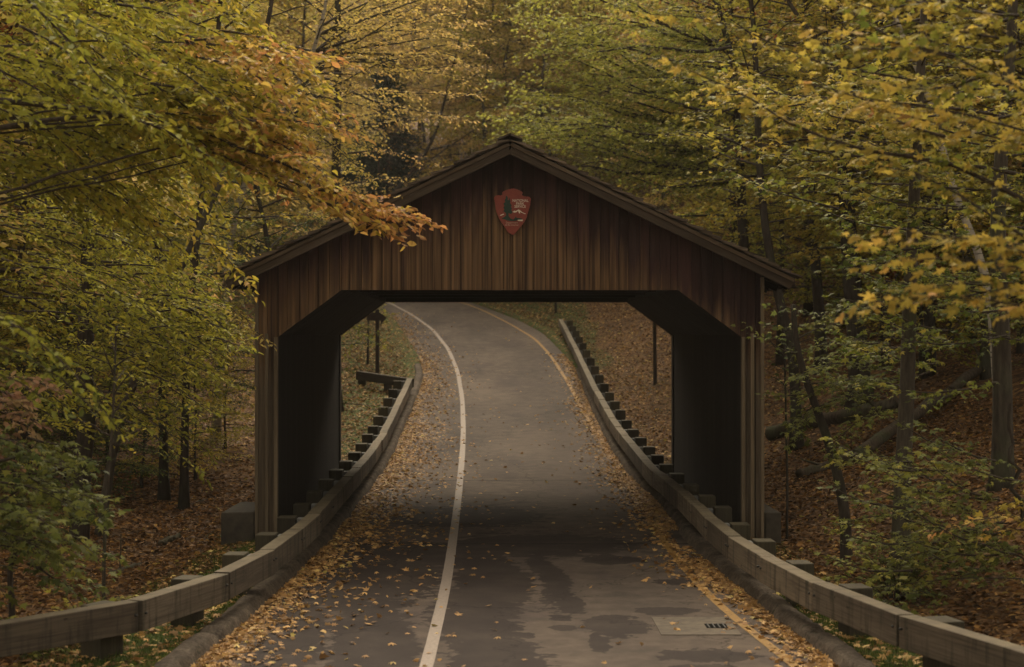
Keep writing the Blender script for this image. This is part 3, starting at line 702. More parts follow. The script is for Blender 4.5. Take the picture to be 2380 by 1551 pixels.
# ------------------------------------------------------------------ guardrails
def resample(P, step, y_only=False):
    P = np.array(P, float); s = np.concatenate([[0], np.cumsum(np.linalg.norm(np.diff(P,axis=0),axis=1))])
    n = int(s[-1]/step); q = np.linspace(0, n*step, n+1)
    return np.stack([np.interp(q, s, P[:,i]) for i in range(P.shape[1])], 1)
def guardrail(front, side, label, ret=None):
    """front: list of (X,Y) of the road-side top edge, near to far; side: -1 left, +1 right"""
    P = np.array(sorted(front, key=lambda p: p[1]))
    ys = np.linspace(P[0,1], P[-1,1], 200); xs = np.interp(ys, P[:,1], P[:,0])
    ker = np.ones(11)/11; xp = np.pad(xs, 5, mode='reflect', reflect_type='odd'); xs = np.convolve(xp, ker, 'valid')
    Q = resample(np.stack([xs,ys],1), 1.92)
    root = empty('guardrail', (Q[0][0], Q[0][1], 0), label, 'guardrail', 'timber guardrails along the road')
    off = []
    for i in range(len(Q)):
        a = Q[max(i-1,0)]; b = Q[min(i+1,len(Q)-1)]; d = (b-a)/np.linalg.norm(b-a); nrm = np.array([d[1], -d[0]])*side
        off.append((d, nrm))
    for i in range(len(Q)-1):
        # beams
        c0 = Q[i]+off[i][1]*.085; c1 = Q[i+1]+off[i+1][1]*.085
        z0 = float(zr(Q[i][1]))+.445; z1 = float(zr(Q[i+1][1]))+.445
        mb = MB(); d = Vector((c1[0]-c0[0], c1[1]-c0[1], z1-z0)).normalized()*.006
        j = random.uniform(-.010,.010)
        mb.beam(Vector((c0[0]+j,c0[1],z0+j))+d, Vector((c1[0]+j,c1[1],z1-j))-d, .17, .28); mb.build('rail_beam', M['rail'], root, .010)
    for i in range(len(Q)):
        d, nrm = off[i]; zz = float(zr(Q[i][1]))
        c = Q[i]+nrm*(.17+.05+.02); b = c+nrm*.16
        mb = MB(); mb.beam((c[0]+d[0]*.02,c[1]+d[1]*.02,zz+.30), (c[0]+d[0]*.02,c[1]+d[1]*.02,zz+.515), .20, .13, up=Vector((nrm[0],nrm[1],0)))
        blk = mb.build('spacer_block', M['block'], root, .005)
        c2 = Q[i]+nrm*(.17+.13+.14); gnd = min(float(gz(c2[0],c2[1])), zz)
        mb = MB(); mb.beam((c2[0],c2[1],gnd-.3), (c2[0],c2[1],zz+.530+random.uniform(-.012,.015)), .32, .24, up=Vector((nrm[0],nrm[1],0))); mb.build('post', M['post'], root, .012)
        if i % 1 == 0:
            for s_ in (-.07,.07):
                t = Tubes()
                cc = Q[i]+d*s_-nrm*.004
                zz2 = float(zr(cc[1]))+.47
                t.tube([(cc[0]-nrm[0]*.006,cc[1]-nrm[1]*.006,zz2),(cc[0]+nrm[0]*.01,cc[1]+nrm[1]*.01,zz2)], [.013,.013], 8)
                if Q[i][1] < 26: link('bolt', t.mesh('bolt'), M['iron'], root)
    if ret is not None:
        e = Q[-1]; z0 = float(zr(e[1]))+.445
        mb = MB(); mb.beam((e[0]-.02,e[1]+.10,z0), (ret[0],ret[1],float(zr(ret[1]))+.42), .16,.26); mb.build('rail_beam', M['post'], root, .01)
        for fq in (.45,.93):
            x = e[0]+(ret[0]-e[0])*fq; y = e[1]+(ret[1]-e[1])*fq; g = float(gz(x,y))
            mb = MB(); mb.beam((x,y+.26,g-.2),(x,y+.26,z0+.1), .24,.22, up=Vector((0,1,0))); mb.build('post', M['post'], root, .01)
    return root
DZ = .585
def tr(pts, dz=DZ): return [ground_hit(x,y,dz) for x,y in pts]
LG = tr([(0,1450),(200,1425),(400,1390),(534,1332),(620,1289),(694,1240),(740,1198),(800,1130),(838,1087),(874,1047),(911,984),(938,925),(960,878)])
LG = [(-5.6,12.4)]+LG
RG = tr([(2380,1525),(2213,1475),(2030,1411),(1853,1345),(1752,1288),(1681,1243),(1642,1207),(1575,1140),(1511,1093),(1465,1038),(1418,978),(1382,913),(1340,826),(1294,734)])
RG = [(4.6,11.0)]+RG
lre = ground_hit(855, 880, .50)
guardrail(LG, -1, 'grey timber guardrail left of the road with a short return at its far end', (LG[-1][0]-1.75, LG[-1][1]+1.6))
guardrail(RG, 1, 'grey timber guardrail curving along the right side of the road')

# ------------------------------------------------------------------ arrow sign past the bridge
ax_, ay_ = ground_hit(877, 866, .1); ay_ = 53.5; ax_ = (877-CX)*ay_/F; az_ = float(gz(ax_, ay_))
asg = empty('arrow_sign', (ax_, ay_, az_), 'dark brown arrow shaped board on a thin post beyond the left guardrail', 'sign')
mb = MB(); mb.beam((ax_,ay_+.06,az_-.3),(ax_,ay_+.06,az_+2.15), .12, .10, up=Vector((0,1,0))); mb.build('post', M['sign_brown'], asg, .01)
k_ = ay_/F; zc = CAMZ-(738-CY)*k_
pts = [(-25,12),(-2,8),(-2,20),(12,2),(0,-20)]
arr = [(-27,-11),(-6,-11),(-8,-19),(19,1),(5,18),(5,8),(-27,8)]
pp = [(ax_+(x+3)*k_, zc-y*k_) for x,y in arr][::-1]
mb = MB(); mb.prism(pp, ay_-.03, ay_+.005); mb.build('board', M['sign_brown'], asg)

# ------------------------------------------------------------------ storm drain
dx0, dy0 = ground_hit(1525,1478); dx1, dy1 = ground_hit(1690,1440)
drain = empty('storm_drain', (2.2, 17.35, 0), 'iron storm drain grate in a pale concrete apron by the yellow line', 'storm drain')
def quadsheet(name, x0,x1,y0,y1,z,mat,parent):
    me = bpy.data.meshes.new(name); me.from_pydata([(x0,y0,z-.03),(x1,y0,z-.03),(x1,y1,z-.03),(x0,y1,z-.03),(x0,y0,z),(x1,y0,z),(x1,y1,z),(x0,y1,z)],[],[(4,5,6,7),(0,1,5,4),(1,2,6,5),(2,3,7,6),(3,0,4,7)])
    return link(name, me, mat, parent)
quadsheet('apron', 1.62, 2.42, 16.95, 18.0, .0075, M['apron'], drain)
quadsheet('hole_plate', 2.12, 2.34, 17.32, 17.56, .012, M['hole_shade'], drain)  # near-black plate paints the darkness of the drain opening
mb = MB()
for i in range(4): mb.beam((2.15+i*.053,17.31,.0135),(2.15+i*.053,17.59,.0135), .012,.006)
mb.build('grate', M['iron'], drain)
# asphalt patch near the far joint
px0, py0 = ground_hit(985,1120); 
pt = quadsheet('asphalt_patch', -1.55, -1.0, 34.3, 35.3, .055+.012, M['apron'], None); tag(pt, 'pale square repair patch in the road by the white line', kind='structure')
pt.location.z = 0
#===LITTER===
def scatter(name, label, P, size, tm, tpl, mat, tiltn=.25, cat='fallen leaves', lift=.006, kind='stuff', tsd=.22):
    n = len(P); L = Leaves(); a = RS.uniform(0, 2*np.pi, n)
    ax = np.stack([np.cos(a), np.sin(a), RS.normal(0,.12,n)], 1); nm = np.array([0,0,1.])+RS.normal(0, tiltn, (n,3))
    P = P.copy(); P[:,2] += lift+RS.uniform(0,.012,n)
    L.add(P, ax, nm, size*RS.uniform(.6,1.3,n), np.clip(tm+RS.normal(0,tsd,n),0,1))
    o = link(name, L.mesh(name, tpl), mat); tag(o, label, None, None, kind); return o
def road_leaves():
    out = []
    def band(n, y0, y1, fx, side, spread, bias, w0=0.):
        y = y0+(y1-y0)*RS.power(bias, n); e = fx(y); d = np.abs(RS.exponential(spread, n))+w0
        x = e - side*d; cl = .5+.5*np.sin(y*2.1+x*1.3)*np.sin(y*.7+1); keep = (RS.uniform(0,1,n) < .45+.55*cl) & (x > xL(y)+.0) & (x < xR(y)-.0)
        out.append(np.stack([x[keep], y[keep], zr(y[keep])], 1))
    band(1500, 12, 24, xL, -1, .40, 1.0); band(2600, 12, 24, xL, -1, .13, 1.0)
    band(360, 13, 24, xL, -1, .85, 1.0)
    band(5000, 25, 60, xL, -1, .36, .9); band(3000, 24, 45, xL, -1, .55, .9); band(3000, 34, 75, xL, -1, .4, .9)
    band(4200, 11, 22.5, xR, 1, .085, 1.); band(800, 11, 24, xR, 1, .22, 1.)
    band(6000, 26, 60, xR, 1, .17, .9); band(1100, 26, 50, xR, 1, .38, .9)
    band(1700, 19.8, 36, xR, 1, .16, 1., .18)
    n = 110; y = RS.uniform(12,75,n); x = xL(y)+(xR(y)-xL(y))*RS.uniform(0,1,n); out.append(np.stack([x,y,zr(y)],1))
    return np.concatenate(out)
P = road_leaves(); h_ = len(P)
scatter('fallen_leaves', 'tan and orange fallen leaves drifted along both road edges', P, .072, .5, 'star', M['leaf_road'], .5)
def hill_pts(n, side, y0, y1, d0, d1, p=1.):
    y = y0+(y1-y0)*RS.uniform(0,1,n)**p; d = d0+(d1-d0)*RS.uniform(0,1,n)
    x = np.where(side < 0, xL(y)-d, xR(y)+d); inb = (x > -3.5) & (x < 3.85) & (y > 24.3) & (y < 34.1)
    x = x[~inb]; y = y[~inb]; return np.stack([x, y, gz(x,y)], 1)
H = np.concatenate([hill_pts(30000,-1,14,34,1.1,6), hill_pts(16000,-1,34,62,.8,9), hill_pts(36000,1,13,34,.8,6.5), hill_pts(34000,1,34,80,.4,10), hill_pts(14000,-1,50,80,.5,9)])
scatter('leaf_litter', 'thick brown leaf litter covering the wooded slopes beside the road', H, .085, .42, 'oval', M['leaf_dead'], .6, lift=.012)
H2 = np.concatenate([hill_pts(1300,-1,13,24,.05,1.5), hill_pts(1300,1,12,24,.05,1.3), hill_pts(6500,-1,35,84,.05,5), hill_pts(5500,1,35,84,.1,5)])
scatter('verge_leaves', 'scattered yellow leaves lying on the mossy verges', H2, .075, .62, 'star', M['leaf_road'], .5, lift=.02)
def grass(n, side, y0, y1, d0, d1, h):
    P = hill_pts(n, side, y0, y1, d0, d1); keep = RS.uniform(0,1,len(P)) < .5+.5*np.sin(P[:,0]*2.3+P[:,1]*1.1)*np.sin(P[:,1]*.8); P = P[keep]
    m = len(P); ax = np.array([0,0,1.])+RS.normal(0,.45,(m,3)); nm = RS.normal(0,1,(m,3)); return P, ax, nm, h*RS.uniform(.5,1.3,m), RS.uniform(0,1,m)
GL = Leaves()
for a in [(60000,-1,12,25,.24,1.6,.06),(52000,1,11,25,.24,1.3,.06),(16000,-1,35,62,.26,3.2,.07),(14000,1,35,66,.26,2.4,.07)]: GL.add(*grass(*a))
tag(link('verge_grass', GL.mesh('verge_grass','blade'), M['grass']), 'short mossy grass between kerb and guardrail', kind='stuff')
#===TREES===
def floor_at(px, py, y0=8., y1=90.):
    """where the sight line through a photo point meets the terrain"""
    Y = np.linspace(y0, y1, 1600); X = (px-CX)*Y/F; Z = CAMZ-(py-CY)*Y/F
    i = int(np.argmax(gz(X, Y, False) > Z)); Y0 = Y[i]; X0 = (px-CX)*Y0/F
    return Vector((X0, Y0, float(gz(X0, Y0))))
def base_px(px, Y): 
    X = (px-CX)*Y/F; return (X, Y, float(gz(X, Y)))
def pxpath(pts, Y0, Y1):
    n = len(pts); return [np.array(at(x, y, Y0+(Y1-Y0)*i/(n-1))) for i, (x, y) in enumerate(pts)]
rg = np.random.default_rng(11)

# --- trees one can tell apart, left of the bridge
def sprays(W, L, specs, rng, tl=.5, tgap=.12, size=.085, gap=.04, fuzz=.03, r0=.012, **kw):
    for pts, Ya, Yb, t0, t1 in specs:
        limb(W, L, pxpath(pts, Ya, Yb), r0, rng, tl, tgap, size, gap, t0, t1, start=.05, fuzz=fuzz, k=4, r1=.003, **kw)

def named(name, label, cat, base_pt, path_px, Y, r, leaf, mat, barkm, rng, specs=(), hh=None, **kw):
    """tree whose trunk follows a traced line; the foot is pushed down to the ground"""
    b = base_px(*base_pt); P = [np.array(b)-UP*.25] + [np.array(at(x,y,Y)) for x,y in path_px]
    if hh: # continue upwards
        d = unit(P[-1]-P[-2]); d = unit(d+UP*.5)
        for i in range(5): P.append(P[-1]+d*hh/5+rng.normal(0,.08,3))
    # resample evenly
    P = np.array(P); s = np.concatenate([[0],np.cumsum(np.linalg.norm(np.diff(P,axis=0),axis=1))]); q = np.linspace(0,s[-1],18)
    P = np.stack([np.interp(q,s,P[:,i]) for i in range(3)],1); P[1:-1] = .25*P[:-2]+.5*P[1:-1]+.25*P[2:]
    def ex(Pt, Tk, W, L, rng_):
        if specs: sprays(W, L, specs, rng_, **kw.get('sp', {}))
    kk = {k:v for k,v in kw.items() if k != 'sp'}
    root = make_tree(name, label, cat, (b[0],b[1],b[2]), 1, r, rng, leaf, mat, barkm, path=P, extra=ex, **kk)
    return root
R = lambda s: np.random.default_rng(s)

named('leaning_tree', 'slender pale barked tree with small yellow leaves leaning right beside the left bridge leg', 'tree', (232,25.4),
      [(262,1010),(292,955),(330,830),(375,725),(440,580),(515,430),(575,260),(620,90),(640,-40)], 25.4, .07, 'oval','leaf_gold','bark_grey', R(1), hh=3,
      specs=[([(375,725),(450,700),(530,715),(600,760),(628,800)],23.2,23.0,.3,.45),([(400,700),(470,690),(530,705),(570,735)],23.2,23.1,.3,.4),
             ([(330,830),(420,830),(500,860),(560,885)],23.2,23,.3,.35),([(320,850),(400,905),(470,935),(520,950)],23.2,22.6,.2,.35),
             ([(350,780),(430,760),(520,775),(590,800)],23.2,22.5,.25,.4),([(300,930),(340,975),(390,1005),(440,1030)],23.2,22.4,.2,.3)],
      sp=dict(tl=.42,tgap=.11,size=.075,gap=.04), crown0=.55, nl=26, ll=1.2, tl=.5, size=.075, gap=.045, t=(.2,.55), elev=(-.1,.6))
named('dark_trunk_tree', 'dark straight tree, left one of the close pair left of the bridge', 'tree', (383,31), [(380,900),(372,700),(365,450),(350,200),(340,-100)], 31, .085,'oval','leaf_olive','bark_dark',R(2),
      hh=4, crown0=.22, nl=44, ll=2.6, size=.085, gap=.05, t=(.35,.75), elev=(-.2,.6))
named('dark_trunk_tree', 'dark slightly leaning tree, right one of the close pair left of the bridge', 'tree', (428,30), [(432,900),(445,700),(470,450),(500,200),(520,-100)], 30, .075,'oval','leaf_olive','bark_dark',R(3),
      hh=4, crown0=.3, nl=40, ll=2.2, size=.085, gap=.05, t=(.4,.8), elev=(-.2,.6))
make_tree('green_understory_tree','dark green bushy tree just behind the left slope of the bridge roof','tree', base_px(640,38), 8.2, .10, R(4),'oval','leaf_green','bark_dark',crown0=.15,nl=50,ll=2.2,size=.09,gap=.045,t=(.35,.6),elev=(-.1,.6))
named('straight_tree','tall dark straight trunk with golden leaves rising behind the left slope of the roof','tree',(776,47),[(778,600),(781,400),(785,250),(786,100),(786,-60)],47,.20,'oval','leaf_gold','bark_dark',R(5),hh=3,crown0=.3,nl=34,ll=3.0,size=.10,gap=.06,t=(.35,.7),elev=(-.1,.6))
named('leaning_birch','pale birch with long bare diagonal limbs at the upper left behind the roof','tree',(500,39),[(530,600),(560,430),(620,320),(690,212),(735,120),(750,60),(765,-60)],39,.10,'oval','leaf_gold','bark_birch',R(6),hh=2,
      specs=[([(690,212),(760,150),(830,95),(900,50),(1000,-10)],39,38.5,.5,.6),([(640,300),(720,235),(800,190),(880,150),(960,135),(1040,140)],39,38,.5,.65),([(735,120),(800,60),(860,0),(900,-40)],39,39,.4,.6),
             ([(660,250),(700,280),(760,330),(820,380),(860,420)],39,38,.35,.45),([(700,215),(780,240),(860,250),(930,290)],39,38.5,.55,.7)]
       +[([(735,120),(820+30*i,60+24*i),(920+20*i,20+38*i),(1010+10*i,-10+45*i),(1100,10+50*i)],39+.4*i,38.5,.5,.7) for i in range(5)]+[([(690,212),(740,250+20*i),(800,270+30*i),(870,300+26*i)],39,38,.3,.5) for i in range(3)]
       +[([(740,150+10*i),(850+10*i,110+34*i),(950+8*i,80+46*i),(1050-6*i,60+52*i),(1140-12*i,50+58*i)],41+.5*i,40,.55,.8) for i in range(5)]+[([(745,80),(840,30+14*i),(940,0+24*i),(1050,-10+30*i)],40.5+.5*i,40,.55,.75) for i in range(4)],
      sp=dict(tl=.9,tgap=.15,size=.10,gap=.055,r0=.035), crown0=.35, nl=26, ll=2.6, size=.10, gap=.07, t=(.35,.75), elev=(0,.7))
named('bare_limbed_tree','thin dark tree with mostly bare curving twigs just left above the roof peak','tree',(850,88),[(872,500),(930,430),(985,370),(1020,300),(1040,200),(1065,110),(1090,0),(1100,-60)],88,.13,'oval','leaf_gold','bark_dark',R(7),hh=1,
      specs=[([(960,400),(1040,345),(1110,300),(1170,255)],88,87,.5,.7),([(1000,350),(1060,335),(1130,340),(1180,345)],88,87,.5,.8),([(930,440),(880,420),(880,350),(930,300),(950,220)],88,87,.4,.6),([(1040,200),(1100,180),(1160,140)],88,87,.6,.7)],
      sp=dict(tl=1.5,tgap=.5,size=.16,gap=.26,r0=.06,leafless=.55), crown0=.4, nl=18, ll=4.2, tgap=.5, size=.16, gap=.2, t=(.5,.8), leafless=.5, elev=(0,.6))
def conifer(name, label, base, h, rad, rng):
    root = empty(name, base, label, 'tree'); Tk = Tubes(); L = Leaves(); W = Tubes(); b = np.array(base)
    Tk.tube([b-UP*.3, b+UP*h*.5, b+UP*h], [.16,.11,.02], 8)
    for i in range(150):
        u = .12+.87*(i/150); a = rng.uniform(0,6.28); ln = rad*(1-u)**.75*rng.uniform(.6,1.15)+.25; e = -.15+.5*u
        d = np.array([math.cos(a)*math.cos(e), math.sin(a)*math.cos(e), math.sin(e)]); p = b+UP*h*u
        W.tube([p, p+d*ln*.6-UP*.05, p+d*ln], [.02,.012,.004], 3)
        m = int(ln/.05)*8; s = rng.uniform(.15,1,m); q = p+d*ln*s[:,None]+rng.normal(0,.09,(m,3))
        L.add(q, d+rng.normal(0,.6,(m,3)), UP+rng.normal(0,.6,(m,3)), rng.uniform(.14,.30,m), rng.uniform(0,1,m))
    link('trunk',Tk.mesh('trunk'),M['bark_dark'],root); link('branches',W.mesh('branches'),M['twig'],root); link('crown',L.mesh('crown','needle'),M['needle'],root); return root
conifer('pine_tree','dark blue green pine behind the left roof slope among golden leaves', base_px(900,93), 11.8, 2.5, R(8))
conifer('pine_tree','smaller dark green pine partly hidden low behind the left roof slope', base_px(835,96), 8.0, 2.4, R(9))

# --- right of the bridge
_mp = [([(1712,250),(1640,262),(1540,230),(1430,175),(1330,160)],41,39,.85,.95),([(1715,330),(1600,300),(1480,262),(1380,235),(1250,225)],41,40,.8,.95),([(1722,400),(1600,390),(1500,380),(1400,350),(1300,345)],41,39,.6,.9),
 ([(1700,110),(1600,95),(1500,60),(1400,45),(1300,70)],41,40,.85,.98),([(1715,340),(1620,350),(1520,320),(1400,290),(1200,300)],41,42,.7,.9),([(1705,200),(1590,190),(1500,150),(1420,100),(1300,20)],41,42,.85,.95)]
_rq = R(101); _mx = []
for q_ in range(4):
    for pts, Ya, Yb, t0, t1 in _mp:
        o_ = _rq.normal(0,38,2); _mx.append(([pts[0]]+[(x+o_[0]-(40*q_/5)*i, y+o_[1]*(.4+.3*i)+_rq.normal(0,10)) for i,(x,y) in enumerate(pts[1:])], Ya+_rq.normal(0,1.0), Yb+_rq.normal(0,1.2), min(.98,t0+.02+_rq.normal(0,.08)), min(1,t1+_rq.normal(0,.05))))
named('spreading_maple','green leaved maple with long dark limbs reaching left above the right roof slope','tree',(1740,41),[(1730,600),(1722,400),(1712,250),(1700,110),(1672,30),(1655,-40)],41,.17,'star','leaf_lime','bark_dark',R(10),hh=2,
      specs=[([(1712,250),(1640,262),(1540,230),(1430,175),(1330,160)],41,39,.85,.95),([(1715,330),(1600,300),(1480,262),(1380,235),(1250,225)],41,40,.8,.95),([(1722,400),(1600,390),(1500,380),(1400,350),(1300,345)],41,39,.6,.9),
             ([(1700,110),(1600,95),(1500,60),(1400,45),(1300,70)],41,40,.85,.98),([(1690,160),(1560,140),(1450,110),(1350,100),(1230,130)],41,41,.8,.95),([(1705,200),(1590,190),(1500,150),(1420,100),(1300,20)],41,42,.85,.95),
             ([(1715,340),(1620,350),(1520,320),(1400,290),(1330,290),(1200,300)],41,42,.7,.9),([(1722,420),(1650,430),(1560,440),(1450,400)],41,40,.5,.7),([(1680,60),(1580,20),(1480,-20)],41,41,.9,.98)]+_mx,
      sp=dict(tl=1.3,tgap=.13,size=.095,gap=.05,r0=.05,fuzz=.07), crown0=.3, nl=36, ll=3.2, size=.10, gap=.05, t=(.6,.95), elev=(-.1,.5))
named('curved_birch','pale speckled birch curving up through the yellow leaves at the right','tree',(2330,27),[(2315,800),(2300,650),(2258,530),(2238,498),(2210,419),(2190,339),(2186,279),(2158,211),(2126,140),(2102,92),(2078,32),(2050,-50)],27,.085,'star','leaf_maple','bark_birch',R(11),hh=1.5,crown0=.4,nl=34,ll=1.9,size=.085,gap=.05,t=(.4,.65),elev=(-.2,.5))
named('leaning_trunk_tree','brown leaning trunk crossing the upper right behind orange maple leaves','tree',(2300,34),[(2280,640),(2220,530),(2154,435),(2118,399),(2078,347),(2000,239),(1939,151),(1879,68),(1831,8),(1800,-50)],34,.11,'star','leaf_olive','bark_grey',R(12),hh=1,crown0=.3,nl=40,ll=2.6,size=.095,gap=.05,t=(.35,.7),elev=(-.2,.5))
named('thick_dark_tree','thick dark trunk standing right of the right roof end','tree',(2003,36),[(1998,836),(1985,700),(1975,571),(1965,430),(1960,250),(1950,0)],36,.23,'star','leaf_olive','bark_dark',R(13),hh=3,crown0=.28,nl=52,ll=3.4,size=.10,gap=.05,t=(.3,.65),elev=(-.25,.5))
named('dark_tree','medium dark trunk between the right roof end and the thick dark trunk','tree',(1912,42),[(1909,767),(1897,634),(1885,450),(1880,200),(1870,-50)],42,.15,'star','leaf_green','bark_dark',R(14),hh=3,crown0=.3,nl=44,ll=3.2,size=.10,gap=.055,t=(.45,.85),elev=(-.2,.5))
named('tilted_tree','dark trunk tilting left just outside the right roof eave','tree',(1853,34),[(1849,836),(1820,730),(1796,634),(1780,540),(1765,400),(1760,200),(1750,0)],34,.12,'star','leaf_olive','bark_dark',R(15),hh=2,crown0=.42,nl=36,ll=2.4,size=.095,gap=.05,t=(.3,.7),elev=(-.2,.5))
named('crooked_tree','small crooked dark tree with flat green leaf layers right of the bridge','tree',(1970,22.3),[(1966,1196),(1947,1095),(1922,1013),(1897,944),(1872,880),(1850,800),(1845,710)],22.3,.085,'star','leaf_green','bark_dark',R(16),
      specs=[([(2093,868),(1966,843),(1900,855),(1850,880)],23,21.8,.5,.6),([(2061,925),(1980,910),(1920,925),(1850,985)],22.6,22,.5,.55),([(2048,710),(1950,715),(1900,750)],24,23.5,.45,.6),([(2100,900),(2000,870),(1930,890),(1860,930)],21.8,22.2,.5,.6),
             ([(2080,840),(1990,810),(1900,830)],22.6,22.6,.5,.6),([(2120,960),(2030,950),(1960,990),(1930,1060)],22,21.6,.5,.6),([(1897,944),(1870,950),(1850,1000),(1840,1030)],22.3,22.5,.45,.5),([(2124,1064),(2030,1055),(1941,1070)],21,21.3,.55,.75),([(2093,1203),(2030,1195),(1960,1209)],20.6,20.8,.5,.6),
             ([(2090,880),(2000,885),(1930,880),(1880,905)],23.2,23,.5,.6),([(2060,800),(1960,790),(1900,800),(1860,820)],23.6,23.6,.4,.6)],
      sp=dict(tl=.45,tgap=.055,size=.08,gap=.042,fuzz=.03,r0=.012,tilt=.35), crown0=.6, nl=8, ll=.6, size=.08, t=(.4,.6), elev=(-.2,.3), rtop=.4)
named('grey_trunk_tree','straight grey trunk rising from the litter behind the right guardrail','tree',(2093,20.6),[(2096,1200),(2103,1050),(2111,900),(2115,740),(2120,600),(2128,420),(2140,200),(2150,-20)],20.6,.115,'star','leaf_olive','bark_grey',R(17),hh=1.5,crown0=.5,nl=26,ll=1.5,tl=.6,size=.08,gap=.05,t=(.35,.7),elev=(-.25,.3))
named('right_edge_tree','broad grey trunk close to the right edge of the picture','tree',(2333,23),[(2333,1070),(2333,855),(2325,700),(2320,480),(2335,300),(2350,150),(2360,-20)],23,.15,'star','leaf_olive','bark_grey',R(18),hh=1.5,crown0=.42,nl=32,ll=1.8,tl=.6,size=.085,gap=.05,t=(.3,.65),elev=(-.25,.4))
named('thin_sapling','thin bare dark sapling just outside the right bridge leg','sapling',(1830,24.6),[(1830,1234),(1831,1130),(1829,1038),(1826,900),(1822,760)],24.6,.022,'star','leaf_green','bark_dark',R(19),crown0=.7,nl=8,ll=.5,tl=.3,size=.07,t=(.4,.6),rtop=.5)
named('thin_sapling','thin grey sapling standing in front of the litter slope at the left','sapling',(243,18.6),[(243,1300),(250,1150),(262,1000),(268,880),(272,760)],18.6,.022,'oval','leaf_olive','bark_grey',R(20),crown0=.6,nl=12,ll=.5,tl=.3,size=.07,t=(.4,.6),rtop=.5)
named('thin_sapling','thin sapling on the grassy bank seen through the bridge at the left','sapling',(855,57),[(855,830),(856,790),(857,740),(858,700)],57,.05,'star','leaf_olive','bark_dark',R(21),
      specs=[([(857,760),(830,758),(805,775)],57,56,.4,.6),([(857,770),(830,790),(815,812)],57,57,.3,.5),([(857,775),(872,795),(885,806)],56,55,.4,.6)],sp=dict(tl=.7,tgap=.12,size=.10,gap=.05,fuzz=.06),crown0=.7,nl=10,ll=1.0,size=.10,t=(.4,.7),rtop=.5)
named('thin_sapling','thin dark sapling on the leafy bank seen through the bridge at the right','sapling',(1523,50),[(1523,880),(1522,800),(1521,740),(1520,640)],50,.06,'star','leaf_olive','bark_dark',R(22),crown0=.8,nl=6,ll=.8,size=.1,t=(.4,.7),rtop=.7)
named('thin_sapling','slim dark pole of a tree at the upper end of the right guardrail','sapling',(1292,72),[(1292,735),(1291,690),(1290,600)],72,.06,'star','leaf_olive','bark_dark',R(23),crown0=.8,nl=6,ll=.8,size=.1,t=(.4,.7),rtop=.7)

# --- foreground trees standing off to the sides whose branches hang into the picture
def overhang(name, label, base, path, r, leaf, mat, traced, rnd, rng, tl, tgap, size, gap, barkm='bark_dark', r0=.035, tilt=.5, fuzz=.025):
    root = empty(name, base, label, 'tree'); Tk = Tubes(); W = Tubes(); L = Leaves(); P = np.array(path, float)
    s = np.linspace(0,1,len(P)); q = np.linspace(0,1,16); P = np.stack([np.interp(q,s,P[:,i]) for i in range(3)],1); P[1:-1] += rng.normal(0,.03,(14,3))
    Tk.tube(P, np.linspace(r*1.2, r*.5, 16), 10, .03)
    for it_, (pts, Ya, Yb, t0, t1, rr) in enumerate(traced):
        pp = pxpath(pts, Ya, Yb)
        # join to the trunk
        z = pp[0][2]-.5; j = int(np.argmin(np.abs(P[:,2]-z))); pp = [P[j]]+pp
        L0 = np.linalg.norm(pp[1]-pp[0]); tot = L0+sum(np.linalg.norm(pp[i+1]-pp[i]) for i in range(1,len(pp)-1))
        limb(W, L, pp, rr, rng, tl, tgap, size, gap, t0, t1, start=min(.8, L0/tot*.9), fuzz=fuzz, k=6, r1=.004, tilt=tilt)
    for pts, Ya, Yb, t0, t1 in rnd:
        limb(W, L, pxpath(pts, Ya, Yb), .014, rng, tl, tgap, size, gap, t0, t1, start=.02, fuzz=fuzz, k=4, r1=.003, tilt=tilt)
    link('trunk',Tk.mesh('trunk'),M[barkm],root); link('branches',W.mesh('branches'),M['twig'],root); link('crown',L.mesh('crown',leaf),M[mat],root)
    return root
def clip_x(limbs, xa, xb, ysplit=640):
    out = []
    for pts, Ya, Yb, t0, t1 in limbs:
        q = [p for p in pts if p[0] < (xa if p[1] < ysplit else xb)]
        if len(q) >= 3: out.append((q, Ya, Yb, t0, t1))
    return out
def clip_r(limbs, xm, ys):
    out = []
    for pts, Ya, Yb, t0, t1 in limbs:
        q = [p for p in pts if p[0] > xm or p[1] < ys]
        if len(q) >= 3: out.append((q, Ya, Yb, t0, t1))
    return out
def rand_limbs(n, rng, xr, yr, lr, ang, Yr, tf):
    out = []
    for i in range(n):
        x = rng.uniform(*xr); y = rng.uniform(*yr); a = rng.uniform(*ang); ln = rng.uniform(*lr); Y = rng.uniform(*Yr); dY = rng.normal(0,.5)
        pts = [(x+ln*s*math.cos(a+.35*(s-.4)), y+ln*s*math.sin(a+.35*(s-.4))) for s in (0,.25,.5,.75,1)]
        out.append((pts, Y, Y+dY, tf(pts[0][0],pts[0][1],rng), tf(pts[-1][0],pts[-1][1],rng)))
    return out
